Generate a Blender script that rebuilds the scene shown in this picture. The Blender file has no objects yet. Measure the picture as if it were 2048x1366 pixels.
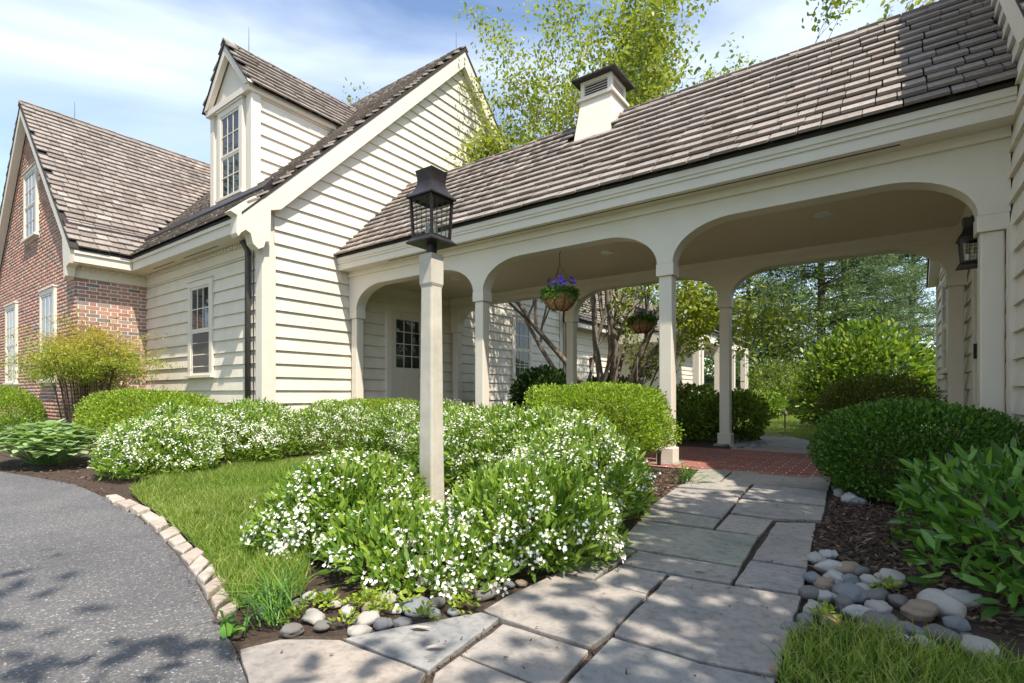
import bpy, math, random
import numpy as np
from mathutils import Vector, Matrix
R = math.radians
# ------------------------------------------------------------------ camera, world, sun, exposure
sc = bpy.context.scene
CAM_H, YAW, FPX, HOR = 0.75, R(36.0), 1027.0, 787.0
FW = np.array([-math.sin(YAW), math.cos(YAW)]); RT = np.array([math.cos(YAW), math.sin(YAW)])
cd = bpy.data.cameras.new('camera'); cam = bpy.data.objects.new('camera', cd)
sc.collection.objects.link(cam); sc.camera = cam
cam.location = (0, 0, CAM_H); cam.rotation_euler = (R(90), 0, YAW)
cd.sensor_width = 36; cd.lens = FPX/2048*36; cd.shift_y = (HOR-683)/2048
cd.clip_start = 0.05; cd.clip_end = 1500
SUN = Vector((0.57, -0.22, 1.0)).normalized()
sd = bpy.data.lights.new('sun', 'SUN'); sd.energy = 4.5; sd.angle = R(0.55); sd.color = (1.0, 0.93, 0.82)
so = bpy.data.objects.new('sun', sd); sc.collection.objects.link(so)
so.rotation_euler = (-SUN).to_track_quat('-Z', 'Y').to_euler()
W = bpy.data.worlds.new('World'); sc.world = W; W.use_nodes = True
nt = W.node_tree; nt.nodes.clear()
out = nt.nodes.new('ShaderNodeOutputWorld'); bg = nt.nodes.new('ShaderNodeBackground')
sky = nt.nodes.new('ShaderNodeTexSky'); sky.sky_type = 'NISHITA'; sky.sun_disc = False
sky.sun_elevation = math.asin(SUN.z); sky.sun_rotation = math.atan2(SUN.x, SUN.y)
sky.air_density = 1.0; sky.dust_density = 0.6; sky.ozone_density = 1.4; sky.altitude = 50
tc = nt.nodes.new('ShaderNodeTexCoord'); mp = nt.nodes.new('ShaderNodeMapping')
mp.inputs['Scale'].default_value = (1.0, 1.0, 4.0); mp.inputs['Rotation'].default_value = (0.12, 0.1, 0.5)
nz = nt.nodes.new('ShaderNodeTexNoise'); nz.inputs['Scale'].default_value = 1.5; nz.inputs['Detail'].default_value = 5
nz.inputs['Roughness'].default_value = 0.5; nz.inputs['Distortion'].default_value = 0.4
rp = nt.nodes.new('ShaderNodeValToRGB'); rp.color_ramp.elements[0].position = 0.36; rp.color_ramp.elements[1].position = 0.95
rp.color_ramp.elements[0].color = (0, 0, 0, 1); rp.color_ramp.elements[1].color = (.7, .7, .7, 1)
mx = nt.nodes.new('ShaderNodeMix'); mx.data_type = 'RGBA'
mx.inputs['B'].default_value = (8.6, 9.0, 9.4, 1)
L = nt.links.new
L(tc.outputs['Generated'], mp.inputs['Vector']); L(mp.outputs[0], nz.inputs['Vector']); L(nz.outputs['Fac'], rp.inputs[0])
L(rp.outputs[0], mx.inputs['Factor']); L(sky.outputs[0], mx.inputs['A']); L(mx.outputs['Result'], bg.inputs[0])
L(bg.outputs[0], out.inputs[0]); bg.inputs[1].default_value = 0.15
vs = sc.view_settings; vs.view_transform = 'Standard'; vs.look = 'None'; vs.gamma = 1; vs.exposure = 0.8
sc.render.engine = 'CYCLES'; sc.cycles.max_bounces = 8; sc.cycles.transparent_max_bounces = 8

# ------------------------------------------------------------------ helpers
col = sc.collection
rng = np.random.default_rng(7); random.seed(7)
def gp(px, py, z=0.0):
    """photo pixel -> point on the horizontal plane z"""
    t = (px-1024)/FPX; D = (CAM_H-z)*FPX/(py-HOR)
    p = D*(FW + t*RT); return (float(p[0]), float(p[1]))
def onX(px, py, X):
    """photo pixel -> (Y, z) on the wall plane x = X"""
    t = (px-1024)/FPX; d = FW + t*RT; D = X/d[0]
    return float(D*d[1]), CAM_H + (HOR-py)*D/FPX
def tag(o, label=None, cat=None, group=None, kind=None):
    if label: o['label'] = label
    if cat: o['category'] = cat
    if group: o['group'] = group
    if kind: o['kind'] = kind
    return o
def link(name, data, parent=None):
    o = bpy.data.objects.new(name, data); col.objects.link(o)
    if parent is not None: o.parent = parent
    return o
def thing(name, label, cat, group=None, loc=(0, 0, 0)):
    o = link(name, None); o.empty_display_size = .1; o.location = loc
    return tag(o, label, cat, group)
def mesh(V, F, mat=None, smooth=False, rnd=None):
    me = bpy.data.meshes.new('mesh')
    V = np.asarray(V, dtype=np.float32)
    if isinstance(F, np.ndarray):
        n, k = F.shape
        me.vertices.add(len(V)); me.vertices.foreach_set('co', V.ravel())
        me.loops.add(n*k); me.loops.foreach_set('vertex_index', F.astype(np.int32).ravel())
        me.polygons.add(n); me.polygons.foreach_set('loop_start', np.arange(n, dtype=np.int32)*k)
        me.update(calc_edges=True)
    else:
        me.from_pydata([tuple(map(float, v)) for v in V], [], F); me.update()
    if rnd is not None:
        a = me.attributes.new('rnd', 'FLOAT', 'FACE'); a.data.foreach_set('value', np.asarray(rnd, dtype=np.float32))
    if smooth: me.polygons.foreach_set('use_smooth', np.ones(len(me.polygons), dtype=bool))
    if mat: me.materials.append(mat)
    return me
BOXF = [(0,3,2,1),(4,5,6,7),(0,1,5,4),(1,2,6,5),(2,3,7,6),(3,0,4,7)]
def boxv(x0,x1,y0,y1,z0,z1):
    return [(x0,y0,z0),(x1,y0,z0),(x1,y1,z0),(x0,y1,z0),(x0,y0,z1),(x1,y0,z1),(x1,y1,z1),(x0,y1,z1)]
class MB:
    def __init__(s): s.v = []; s.f = []
    def add(s, v, f):
        n = len(s.v); s.v += [tuple(map(float, p)) for p in v]; s.f += [tuple(i+n for i in q) for q in f]; return s
    def box(s, *a): return s.add(boxv(*a), BOXF)
    def hexa(s, v8): return s.add(v8, BOXF)
    def prism(s, poly, ax, a, b):
        """polygon of (p,q) extruded along axis ax ('x': poly=(y,z); 'y': poly=(x,z); 'z': poly=(x,y)) from a to b"""
        n = len(poly)
        def P(p, t): return {'x': (t, p[0], p[1]), 'y': (p[0], t, p[1]), 'z': (p[0], p[1], t)}[ax]
        v = [P(p, a) for p in poly] + [P(p, b) for p in poly]
        f = [tuple(range(n)), tuple(range(2*n-1, n-1, -1))] + [(i, i+n, (i+1) % n+n, (i+1) % n) for i in range(n)]
        return s.add(v, f)
    def tube(s, pts, rad, k=8, cap=True):
        V = []; pts = [Vector(p) for p in pts]
        rad = rad if hasattr(rad, '__len__') else [rad]*len(pts)
        ref = None
        for i, p in enumerate(pts):
            d = (pts[min(i+1, len(pts)-1)]-pts[max(i-1, 0)]).normalized()
            if ref is None: ref = d.orthogonal().normalized()
            ref = (ref - d*ref.dot(d)).normalized(); b = d.cross(ref)
            for j in range(k):
                a = 2*math.pi*j/k; V.append(p + (ref*math.cos(a)+b*math.sin(a))*rad[i])
        f = [(i*k+j, i*k+(j+1) % k, (i+1)*k+(j+1) % k, (i+1)*k+j) for i in range(len(pts)-1) for j in range(k)]
        if cap: f += [tuple(range(k-1, -1, -1)), tuple(range((len(pts)-1)*k, len(pts)*k))]
        return s.add(V, f)
    def lathe(s, prof, c, k=16):
        V = [(c[0]+r*math.cos(2*math.pi*j/k), c[1]+r*math.sin(2*math.pi*j/k), c[2]+z) for r, z in prof for j in range(k)]
        f = [(i*k+j, i*k+(j+1) % k, (i+1)*k+(j+1) % k, (i+1)*k+j) for i in range(len(prof)-1) for j in range(k)]
        f += [tuple(range(k-1, -1, -1)), tuple(range((len(prof)-1)*k, len(prof)*k))]
        return s.add(V, f)
    def square_lathe(s, prof, c):
        """square sections: (half side, z)"""
        V = [(c[0]+sx*h, c[1]+sy*h, c[2]+z) for h, z in prof for sx, sy in ((-1,-1),(1,-1),(1,1),(-1,1))]
        f = [(i*4+j, i*4+(j+1) % 4, (i+1)*4+(j+1) % 4, (i+1)*4+j) for i in range(len(prof)-1) for j in range(4)]
        f += [(3,2,1,0), tuple(range((len(prof)-1)*4, len(prof)*4))]
        return s.add(V, f)
    def build(s, name, mat, parent=None, smooth=False, bevel=0):
        o = link(name, mesh(s.v, s.f, mat, smooth), parent)
        if bevel:
            b = o.modifiers.new('bevel', 'BEVEL'); b.width = bevel; b.segments = 2; b.limit_method = 'ANGLE'
        return o

# ------------------------------------------------------------------ materials
def new_mat(name):
    m = bpy.data.materials.new(name); m.use_nodes = True
    return m, m.node_tree, m.node_tree.nodes['Principled BSDF']
def N(t, typ, **kw):
    n = t.nodes.new(typ)
    for k, v in kw.items(): setattr(n, k, v)
    return n
def rand_src(t):
    """one random number for each piece: object random + per-face attribute"""
    oi = N(t, 'ShaderNodeObjectInfo'); at = N(t, 'ShaderNodeAttribute'); at.attribute_name = 'rnd'
    a = N(t, 'ShaderNodeMath', operation='ADD'); fr = N(t, 'ShaderNodeMath', operation='FRACT')
    t.links.new(oi.outputs['Random'], a.inputs[0]); t.links.new(at.outputs['Fac'], a.inputs[1]); t.links.new(a.outputs[0], fr.inputs[0])
    return fr.outputs[0]
def ramp(t, src, cols, interp='LINEAR'):
    r = N(t, 'ShaderNodeValToRGB'); r.color_ramp.interpolation = interp
    e = r.color_ramp.elements
    while len(e) < len(cols): e.new(0.5)
    for i, (p, c) in enumerate(cols): e[i].position = p; e[i].color = (*c, 1)
    t.links.new(src, r.inputs[0]); return r.outputs[0]
def noise(t, scale, detail=4, rough=.6, coord='Object', stretch=None):
    c = N(t, 'ShaderNodeTexCoord'); n = N(t, 'ShaderNodeTexNoise')
    n.inputs['Scale'].default_value = scale; n.inputs['Detail'].default_value = detail; n.inputs['Roughness'].default_value = rough
    if stretch:
        m = N(t, 'ShaderNodeMapping'); m.inputs['Scale'].default_value = stretch
        t.links.new(c.outputs[coord], m.inputs[0]); t.links.new(m.outputs[0], n.inputs['Vector'])
    elif coord == 'Piece':
        oi = N(t, 'ShaderNodeObjectInfo'); ml = N(t, 'ShaderNodeMath', operation='MULTIPLY'); ml.inputs[1].default_value = 37.0; va = N(t, 'ShaderNodeVectorMath', operation='ADD')
        t.links.new(oi.outputs['Random'], ml.inputs[0]); t.links.new(c.outputs['Object'], va.inputs[0]); t.links.new(ml.outputs[0], va.inputs[1]); t.links.new(va.outputs[0], n.inputs['Vector'])
    else: t.links.new(c.outputs[coord], n.inputs['Vector'])
    return n.outputs['Fac']
def mixc(t, fac, a, b, mode='MIX'):
    m = N(t, 'ShaderNodeMix', data_type='RGBA', blend_type=mode)
    for s, k in ((fac, 'Factor'), (a, 'A'), (b, 'B')):
        if hasattr(s, 'links'): t.links.new(s, m.inputs[k])
        elif k == 'Factor': m.inputs[k].default_value = s
        else: m.inputs[k].default_value = (*s, 1)
    return m.outputs['Result']
def bump(t, p, src, strength, dist=.01):
    b = N(t, 'ShaderNodeBump'); b.inputs['Strength'].default_value = strength; b.inputs['Distance'].default_value = dist
    t.links.new(src, b.inputs['Height']); t.links.new(b.outputs[0], p.inputs['Normal'])
def simple(name, c, rough=.6, metal=0, var=.1, scale=6, bmp=0, bscale=60, piece=0.0):
    m, t, p = new_mat(name)
    n = noise(t, scale); base = ramp(t, n, [(.3, tuple(x*(1-var) for x in c)), (.7, tuple(min(1, x*(1+var)) for x in c))])
    if piece:
        r = rand_src(t); v = ramp(t, r, [(0, (1-piece,)*3), (1, (1+piece,)*3)]); base = mixc(t, 1.0, base, v, 'MULTIPLY')
    t.links.new(base, p.inputs['Base Color']); p.inputs['Roughness'].default_value = rough; p.inputs['Metallic'].default_value = metal
    if bmp: bump(t, p, noise(t, bscale, 5), bmp, .004)
    return m
M = {}
M['siding'] = simple('cream_siding', (.69, .62, .515), .55, var=.07, scale=3.5, bmp=.15, bscale=40, piece=.035)
M['trim'] = simple('cream_trim', (.69, .62, .52), .5, var=.03, scale=3, bmp=.06)
M['post'] = simple('weathered_white_post', (.52, .475, .40), .6, var=.14, scale=7, bmp=.15)
M['door'] = simple('cream_door_paint', (.62, .55, .43), .45, var=.03)
M['bronze'] = simple('dark_bronze_metal', (.055, .045, .042), .42, .75, var=.35, scale=9, bmp=.05)
M['black'] = simple('black_iron', (.02, .018, .017), .45, .5, var=.3)
M['candle'] = simple('candle_white', (.8, .78, .7), .4)
M['mortar'] = simple('pale_mortar', (.74, .69, .62), .95, var=.12, scale=30, bmp=.5)
M['bark'] = simple('grey_bark', (.17, .14, .11), .95, var=.45, scale=14, bmp=.8, bscale=35)
M['pinebark'] = simple('brown_pine_bark', (.09, .065, .05), .95, var=.4, scale=8, bmp=.8, bscale=20)
M['twig'] = simple('brown_twig', (.11, .07, .045), .9, var=.3)
M['white_plastic'] = simple('white_plastic', (.75, .74, .72), .35)
M['soil'] = simple('joint_soil', (.055, .038, .026), .98, var=.5, scale=60, bmp=1, bscale=120)
M['pipe'] = simple('grey_metal_pipe', (.10, .09, .085), .45, .4, var=.2)
def m_shingle():
    m, t, p = new_mat('weathered_wood_shingle'); r = rand_src(t)
    base = ramp(t, r, [(0, (.20, .165, .142)), (.3, (.27, .228, .20)), (.65, (.33, .28, .248)), (.9, (.24, .205, .185)), (1, (.38, .335, .30))])
    n = noise(t, 9, 6, .7, 'Object'); st = ramp(t, n, [(.3, (.72, .72, .72)), (.62, (1.1, 1.1, 1.1))])
    g = noise(t, 1.1, 3, .6); wear = ramp(t, g, [(.35, (.78, .80, .80)), (.65, (1.12, 1.07, 1.02))])
    t.links.new(mixc(t, 1, mixc(t, 1, base, st, 'MULTIPLY'), wear, 'MULTIPLY'), p.inputs['Base Color'])
    p.inputs['Roughness'].default_value = .85; bump(t, p, noise(t, 40, 6), .4, .006); return m
M['shingle'] = m_shingle()
M['roofbase'] = simple('roof_underlay', (.035, .028, .024), .95)
def m_brick():
    m, t, p = new_mat('red_brick'); r = rand_src(t)
    base = ramp(t, r, [(0, (.36, .175, .13)), (.22, (.44, .22, .16)), (.45, (.50, .27, .19)), (.62, (.38, .19, .145)), (.74, (.26, .19, .165)), (.84, (.20, .17, .155)), (.93, (.50, .35, .26)), (1, (.40, .19, .14))])
    n = noise(t, 45, 5, .7); sp = ramp(t, n, [(.3, (.72, .72, .72)), (.7, (1.18, 1.18, 1.18))])
    t.links.new(mixc(t, 1, base, sp, 'MULTIPLY'), p.inputs['Base Color']); p.inputs['Roughness'].default_value = .92
    bump(t, p, noise(t, 90, 5), .5, .004); return m
M['brick'] = m_brick()
def m_paver():
    m, t, p = new_mat('paver_brick'); r = rand_src(t)
    base = ramp(t, r, [(0, (.24, .085, .06)), (.4, (.32, .115, .08)), (.75, (.27, .11, .085)), (1, (.37, .15, .10))])
    n = noise(t, 30, 5, .7); sp = ramp(t, n, [(.3, (.75, .75, .75)), (.7, (1.15, 1.15, 1.15))])
    t.links.new(mixc(t, 1, base, sp, 'MULTIPLY'), p.inputs['Base Color']); p.inputs['Roughness'].default_value = .85
    bump(t, p, noise(t, 90, 5), .4, .004); return m
M['paver'] = m_paver()
def m_flag():
    m, t, p = new_mat('bluestone'); r = rand_src(t)
    base = ramp(t, r, [(0, (.29, .275, .255)), (.2, (.32, .28, .245)), (.4, (.25, .258, .262)), (.6, (.31, .28, .25)), (.8, (.28, .262, .245)), (1, (.29, .285, .225))])
    a = ramp(t, noise(t, 2.6, 8, .68, 'Piece'), [(.3, (.68, .71, .74)), (.5, (1, .98, .96)), (.7, (1.22, 1.14, 1.06))])
    b = ramp(t, noise(t, 26, 6, .7, 'Piece'), [(.34, (.70, .68, .66)), (.5, (1, 1, 1)), (.72, (1.16, 1.16, 1.16))])
    t.links.new(mixc(t, 1, mixc(t, 1, base, a, 'MULTIPLY'), b, 'MULTIPLY'), p.inputs['Base Color'])
    p.inputs['Roughness'].default_value = .78
    s = N(t, 'ShaderNodeMath', operation='ADD'); t.links.new(noise(t, 3, 12, .62, 'Piece'), s.inputs[0])
    c2 = N(t, 'ShaderNodeMath', operation='MULTIPLY'); t.links.new(noise(t, 60, 4), c2.inputs[0]); c2.inputs[1].default_value = .12
    t.links.new(c2.outputs[0], s.inputs[1]); bump(t, p, s.outputs[0], .55, .02); return m
M['flag'] = m_flag()
def m_asphalt():
    m, t, p = new_mat('asphalt')
    c = N(t, 'ShaderNodeTexCoord'); v = N(t, 'ShaderNodeTexVoronoi'); v.inputs['Scale'].default_value = 190
    t.links.new(c.outputs['Object'], v.inputs['Vector'])
    sp = ramp(t, v.outputs['Color'], [(.0, (.065, .062, .063)), (.55, (.10, .096, .096)), (.82, (.155, .15, .148)), (.97, (.42, .41, .40))])
    w = ramp(t, noise(t, .9, 8, .68), [(.3, (.72, .72, .74)), (.5, (1, 1, 1)), (.7, (1.35, 1.32, 1.28))])
    t.links.new(mixc(t, 1, sp, w, 'MULTIPLY'), p.inputs['Base Color']); p.inputs['Roughness'].default_value = .72
    bump(t, p, v.outputs['Distance'], .7, .004); return m
M['asphalt'] = m_asphalt()
def m_stone():
    m, t, p = new_mat('river_stone'); r = rand_src(t)
    base = ramp(t, r, [(0, (.20, .21, .22)), (.2, (.40, .37, .33)), (.4, (.17, .155, .14)), (.58, (.30, .225, .16)), (.75, (.44, .42, .40)), (.9, (.15, .15, .16)), (1, (.33, .28, .22))], 'CONSTANT')
    sp = ramp(t, noise(t, 22, 6, .7), [(.3, (.72, .72, .72)), (.7, (1.2, 1.2, 1.2))])
    t.links.new(mixc(t, 1, base, sp, 'MULTIPLY'), p.inputs['Base Color']); p.inputs['Roughness'].default_value = .75
    bump(t, p, noise(t, 40, 6), .5, .006); return m
M['stone'] = m_stone()
def m_cobble():
    m, t, p = new_mat('granite_cobble'); r = rand_src(t)
    base = ramp(t, r, [(0, (.38, .32, .27)), (.5, (.44, .385, .33)), (1, (.35, .28, .23))])
    sp = ramp(t, noise(t, 16, 7, .7), [(.3, (.68, .66, .64)), (.7, (1.15, 1.15, 1.15))])
    t.links.new(mixc(t, 1, base, sp, 'MULTIPLY'), p.inputs['Base Color']); p.inputs['Roughness'].default_value = .85
    bump(t, p, noise(t, 24, 6), .8, .012); return m
M['cobble'] = m_cobble()
def m_ground(name, cols, sc1, bs, bd):
    m, t, p = new_mat(name)
    base = ramp(t, noise(t, sc1, 8, .75), cols); g = ramp(t, noise(t, .6, 3), [(.3, (.8, .8, .8)), (.7, (1.15, 1.15, 1.15))])
    t.links.new(mixc(t, 1, base, g, 'MULTIPLY'), p.inputs['Base Color']); p.inputs['Roughness'].default_value = .97
    bump(t, p, noise(t, bs, 6, .7), 1, bd); return m
M['mulch'] = m_ground('mulch', [(.3, (.03, .018, .012)), (.5, (.075, .045, .03)), (.7, (.14, .09, .06))], 40, 70, .03)
M['turf'] = m_ground('turf_soil', [(.3, (.05, .06, .02)), (.5, (.08, .11, .03)), (.7, (.12, .15, .045))], 14, 60, .03)
def m_chip():
    m, t, p = new_mat('bark_chip'); r = rand_src(t)
    t.links.new(ramp(t, r, [(0, (.03, .018, .012)), (.6, (.10, .06, .04)), (.92, (.17, .11, .075)), (1, (.30, .20, .13))]), p.inputs['Base Color'])
    p.inputs['Roughness'].default_value = .95; return m
M['chip'] = m_chip()
def m_glass(name, tint=(.012, .016, .018)):
    m, t, p = new_mat(name)
    t.links.new(ramp(t, noise(t, 3, 2), [(.35, tint), (.7, tuple(x*2.6 for x in tint))]), p.inputs['Base Color'])
    p.inputs['Roughness'].default_value = .03; p.inputs['Specular IOR Level'].default_value = .55; return m
M['glass'] = m_glass('window_glass')
M['screen'] = simple('insect_screen', (.11, .10, .10), .6, var=.1)
def m_clear():
    m, t, p = new_mat('lantern_glass'); t.nodes.remove(p)
    o = t.nodes['Material Output']; a = N(t, 'ShaderNodeBsdfTransparent'); g = N(t, 'ShaderNodeBsdfGlossy'); g.inputs['Roughness'].default_value = .03
    f = N(t, 'ShaderNodeFresnel'); f.inputs[0].default_value = 1.45; mm = N(t, 'ShaderNodeMixShader')
    a.inputs[0].default_value = (.93, .95, .94, 1)
    t.links.new(f.outputs[0], mm.inputs[0]); t.links.new(a.outputs[0], mm.inputs[1]); t.links.new(g.outputs[0], mm.inputs[2]); t.links.new(mm.outputs[0], o.inputs[0]); return m
M['clear'] = m_clear()
def m_leaf(name, cols, rough=.5, trans=.35, spec=.4):
    m, t, p = new_mat(name); r = rand_src(t); c = ramp(t, r, cols)
    t.links.new(c, p.inputs['Base Color']); p.inputs['Roughness'].default_value = rough; p.inputs['Specular IOR Level'].default_value = spec
    tr = N(t, 'ShaderNodeBsdfTranslucent'); t.links.new(mixc(t, 1, c, (1.5, 1.5, .7), 'MULTIPLY'), tr.inputs[0])
    mm = N(t, 'ShaderNodeMixShader'); mm.inputs[0].default_value = trans; o = t.nodes['Material Output']
    t.links.new(p.outputs[0], mm.inputs[1]); t.links.new(tr.outputs[0], mm.inputs[2]); t.links.new(mm.outputs[0], o.inputs[0]); return m
def lc(*cs): return [(i/(len(cs)-1), c) for i, c in enumerate(cs)]
M['l_deutzia'] = m_leaf('deutzia_leaf', lc((.06,.13,.018),(.13,.23,.03),(.22,.34,.045),(.32,.41,.06)))
M['l_box'] = m_leaf('boxwood_leaf', lc((.10,.18,.02),(.19,.30,.03),(.30,.42,.04),(.36,.44,.05)), .4)
M['l_boxdark'] = m_leaf('dark_boxwood_leaf', lc((.03,.08,.012),(.065,.15,.02),(.11,.22,.03),(.16,.29,.045)), .35, .3)
M['l_laurel'] = m_leaf('laurel_leaf', lc((.035,.09,.015),(.07,.17,.025),(.12,.27,.035),(.19,.34,.05)), .3, .3, .5)
M['l_rhodo'] = m_leaf('rhododendron_leaf', lc((.02,.045,.012),(.04,.085,.02),(.07,.13,.03)), .35, .2)
M['l_nandina'] = m_leaf('nandina_leaf', lc((.10,.17,.03),(.20,.28,.04),(.32,.36,.05),(.42,.34,.06),(.48,.24,.06)), .45, .4)
M['l_tree'] = m_leaf('young_tree_leaf', lc((.12,.17,.03),(.20,.26,.035),(.29,.34,.045),(.30,.29,.06)), .45, .4)
M['l_hosta'] = m_leaf('brunnera_leaf', lc((.14,.24,.08),(.24,.36,.14),(.34,.45,.20)), .5, .3)
M['l_vib'] = m_leaf('viburnum_leaf', lc((.045,.10,.015),(.11,.19,.025),(.19,.28,.035),(.30,.36,.05)), .4, .38)
M['l_azalea'] = m_leaf('azalea_leaf', lc((.05,.075,.015),(.11,.14,.02),(.20,.22,.03)), .45, .3)
M['l_pine'] = m_leaf('pine_needle', lc((.03,.065,.028),(.07,.125,.05),(.13,.195,.08),(.20,.25,.09)), .5, .25)
M['l_wood'] = m_leaf('far_leaf', lc((.06,.11,.02),(.13,.19,.03),(.22,.28,.05)), .5, .4)
M['l_sprig'] = m_leaf('lime_leaf', lc((.34,.44,.03),(.44,.52,.05)), .4, .4)
M['l_cover'] = m_leaf('ground_cover_leaf', lc((.12,.20,.02),(.24,.33,.03),(.36,.42,.05)), .45, .35)
M['l_grass'] = m_leaf('grass_blade', lc((.10,.18,.03),(.18,.28,.04),(.28,.37,.06),(.42,.42,.16)), .5, .45)
M['petal'] = m_leaf('white_petal', lc((.80,.80,.76),(.88,.87,.84)), .6, .3)
M['pansy'] = m_leaf('purple_petal', lc((.09,.04,.42),(.16,.08,.60),(.30,.22,.72)), .6, .2)
M['pink'] = m_leaf('pink_petal', lc((.6,.05,.16),(.75,.2,.32)), .6, .3)
M['blue'] = m_leaf('blue_petal', lc((.25,.30,.75),(.42,.48,.85)), .6, .3)
M['coir'] = simple('coconut_fibre', (.36, .20, .10), .95, var=.5, scale=40, bmp=1, bscale=90)
M['dry'] = simple('dry_leaf', (.34, .15, .075), .7, var=.4, scale=12, piece=.5)
M['drypale'] = simple('pale_dry_leaf', (.52, .42, .36), .7, var=.2, scale=12)
def m_bead():
    m, t, p = new_mat('beadboard'); p.inputs['Base Color'].default_value = (.68, .585, .43, 1); p.inputs['Roughness'].default_value = .5
    c = N(t, 'ShaderNodeTexCoord'); w = N(t, 'ShaderNodeTexWave'); w.bands_direction = 'Y'; w.inputs['Scale'].default_value = 6.2
    t.links.new(c.outputs['Object'], w.inputs[0]); bump(t, p, ramp(t, w.outputs['Fac'], [(.0, (0,0,0)), (.18, (1,1,1))]), .6, .006)
    return m
M['bead'] = m_bead()

# ------------------------------------------------------------------ leaves and plants (numpy)
def unit(a): return a/np.maximum(np.linalg.norm(a, axis=1, keepdims=True), 1e-9)
def leaf_mesh(P, D, Nn, Ln, Wd, fold=.35, two=True, droop=0.0):
    """leaf blades: base P, axis D, face normal Nn, length, width -> verts, quads"""
    n = len(P); D = unit(D); S = unit(np.cross(D, Nn)); U = np.cross(S, D)
    Ln = np.broadcast_to(np.asarray(Ln, float), (n,))[:, None]; Wd = np.broadcast_to(np.asarray(Wd, float), (n,))[:, None]
    if droop:      # long blade bending along its length
        b = P + D*Ln*.55 + U*Ln*droop*.15; tip = P + D*Ln - U*Ln*droop
        b0 = .62 if fold < .15 else .3
        V = np.stack([P-S*Wd*b0*.5, P+S*Wd*b0*.5, b+S*Wd*.5, b-S*Wd*.5, tip+S*Wd*.04, tip-S*Wd*.04], 1).reshape(-1, 3)
        i = np.arange(n)[:, None]*6
        return V, np.concatenate([i+np.array([[0,1,2,3]]), i+np.array([[3,2,4,5]])], 1).reshape(-1, 4), 2
    if two:
        a = P + D*Ln*.30; b = P + D*Ln*.68
        tip = P + D*Ln
        V = np.stack([P, a+S*Wd*.5+U*Wd*fold*.5, b+S*Wd*.42+U*Wd*fold*.4, tip, b-S*Wd*.42+U*Wd*fold*.4, a-S*Wd*.5+U*Wd*fold*.5], 1).reshape(-1, 3)
        i = np.arange(n)[:, None]*6
        F = np.concatenate([i+np.array([[0,1,2,3]]), i+np.array([[0,3,4,5]])], 1).reshape(-1, 4)
        return V, F, 2
    m = P + D*Ln*.48
    V = np.stack([P, m+S*Wd*.5+U*Wd*fold*.5, P+D*Ln, m-S*Wd*.5+U*Wd*fold*.5], 1).reshape(-1, 3)
    return V, np.arange(n)[:, None]*4 + np.array([[0,1,2,3]]), 1
def leaves(name, mat, parent, P, D, Nn, Ln, Wd, fold=.35, two=True, droop=0.0, rnd=None):
    V, F, k = leaf_mesh(P, D, Nn, Ln, Wd, fold, two, droop)
    r = rng.random(len(P)) if rnd is None else rnd
    return link(name, mesh(V, F, mat, rnd=np.repeat(r, k)), parent)
def lump(dirs, seed, amp):
    g = np.random.default_rng(seed); s = np.zeros(len(dirs))
    for k in range(9):
        w = g.normal(size=3)*(2.2+k*.9); s += np.sin(dirs@w + g.random()*6.28)/(1+.35*k)
    return 1 + amp*s/3
def blob_points(blobs, n, depth, seed, amp=.08, power=2.0, zmin=.02):
    """points in the outer shell of a union of ellipsoids (cx,cy,cz,rx,ry,rz), with outward normals"""
    g = np.random.default_rng(seed)
    area = np.array([(b[3]*b[4]+b[3]*b[5]+b[4]*b[5]) for b in blobs]); cnt = (n*area/area.sum()).astype(int)
    PP, NN = [], []
    for bi, (b, c) in enumerate(zip(blobs, cnt)):
        d = unit(g.normal(size=(c, 3))); ctr = np.array(b[:3]); rad = np.array(b[3:6])
        if power != 2: d = d/((np.abs(d)**power).sum(1)[:, None]**(1/power))
        s = (1 - depth*g.random(c)**1.6 + .07*(g.random(c) < .10)*g.random(c))*lump(unit(d), seed+bi, amp)
        p = ctr + d*rad*s[:, None]; nn = unit(np.sign(d)*np.abs(d)**(power-1)/rad)
        ok = p[:, 2] > zmin
        for bj, o in enumerate(blobs):
            if bj != bi:
                q = (np.abs((p-np.array(o[:3]))/np.array(o[3:6]))**power).sum(1); ok &= q > .72
        PP.append(p[ok]); NN.append(nn[ok])
    return np.concatenate(PP), np.concatenate(NN)
def shrub(name, label, cat, blobs, mat, n, Ln, Wd, depth=.35, amp=.08, power=2.0, seed=1, up=.5, spread=.9, group=None, stems=8, two=True, base=None, twig='twig'):
    c0 = blobs[0] if base is None else base
    t = thing(name, label, cat, group, (c0[0], c0[1], 0)); off = np.array([c0[0], c0[1], 0])
    P, Nn = blob_points(blobs, n, depth, seed, amp, power); P = P-off
    k = len(P); rv = rng.normal(size=(k, 3))
    D = unit(Nn + rv*spread*.6 + np.array([0, 0, up])); F = unit(Nn*.8 + rng.normal(size=(k, 3))*.55 + np.array([0, 0, .6]))
    L_ = Ln*(.65+.7*rng.random(k)); leaves('foliage', M[mat], t, P, D, F, L_, L_*Wd/Ln, two=two)
    mb = MB()
    for b in blobs:
        for j in range(stems):
            a = rng.random()*6.28; q = .75*math.sqrt(rng.random()); e = np.array([b[0]+b[3]*q*math.cos(a), b[1]+b[4]*q*math.sin(a), b[2]+b[5]*.72*math.sqrt(max(.05, 1-q*q))])-off
            s = np.array([b[0]+b[3]*.25*math.cos(a), b[1]+b[4]*.25*math.sin(a), 0])-off
            m_ = (s+e)/2 + rng.normal(size=3)*.03; mb.tube([s, m_, e], [.009, .007, .003], 5)
    mb.build('stems', M[twig], t)['kind'] = 'stuff'; return t, P, Nn
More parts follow.
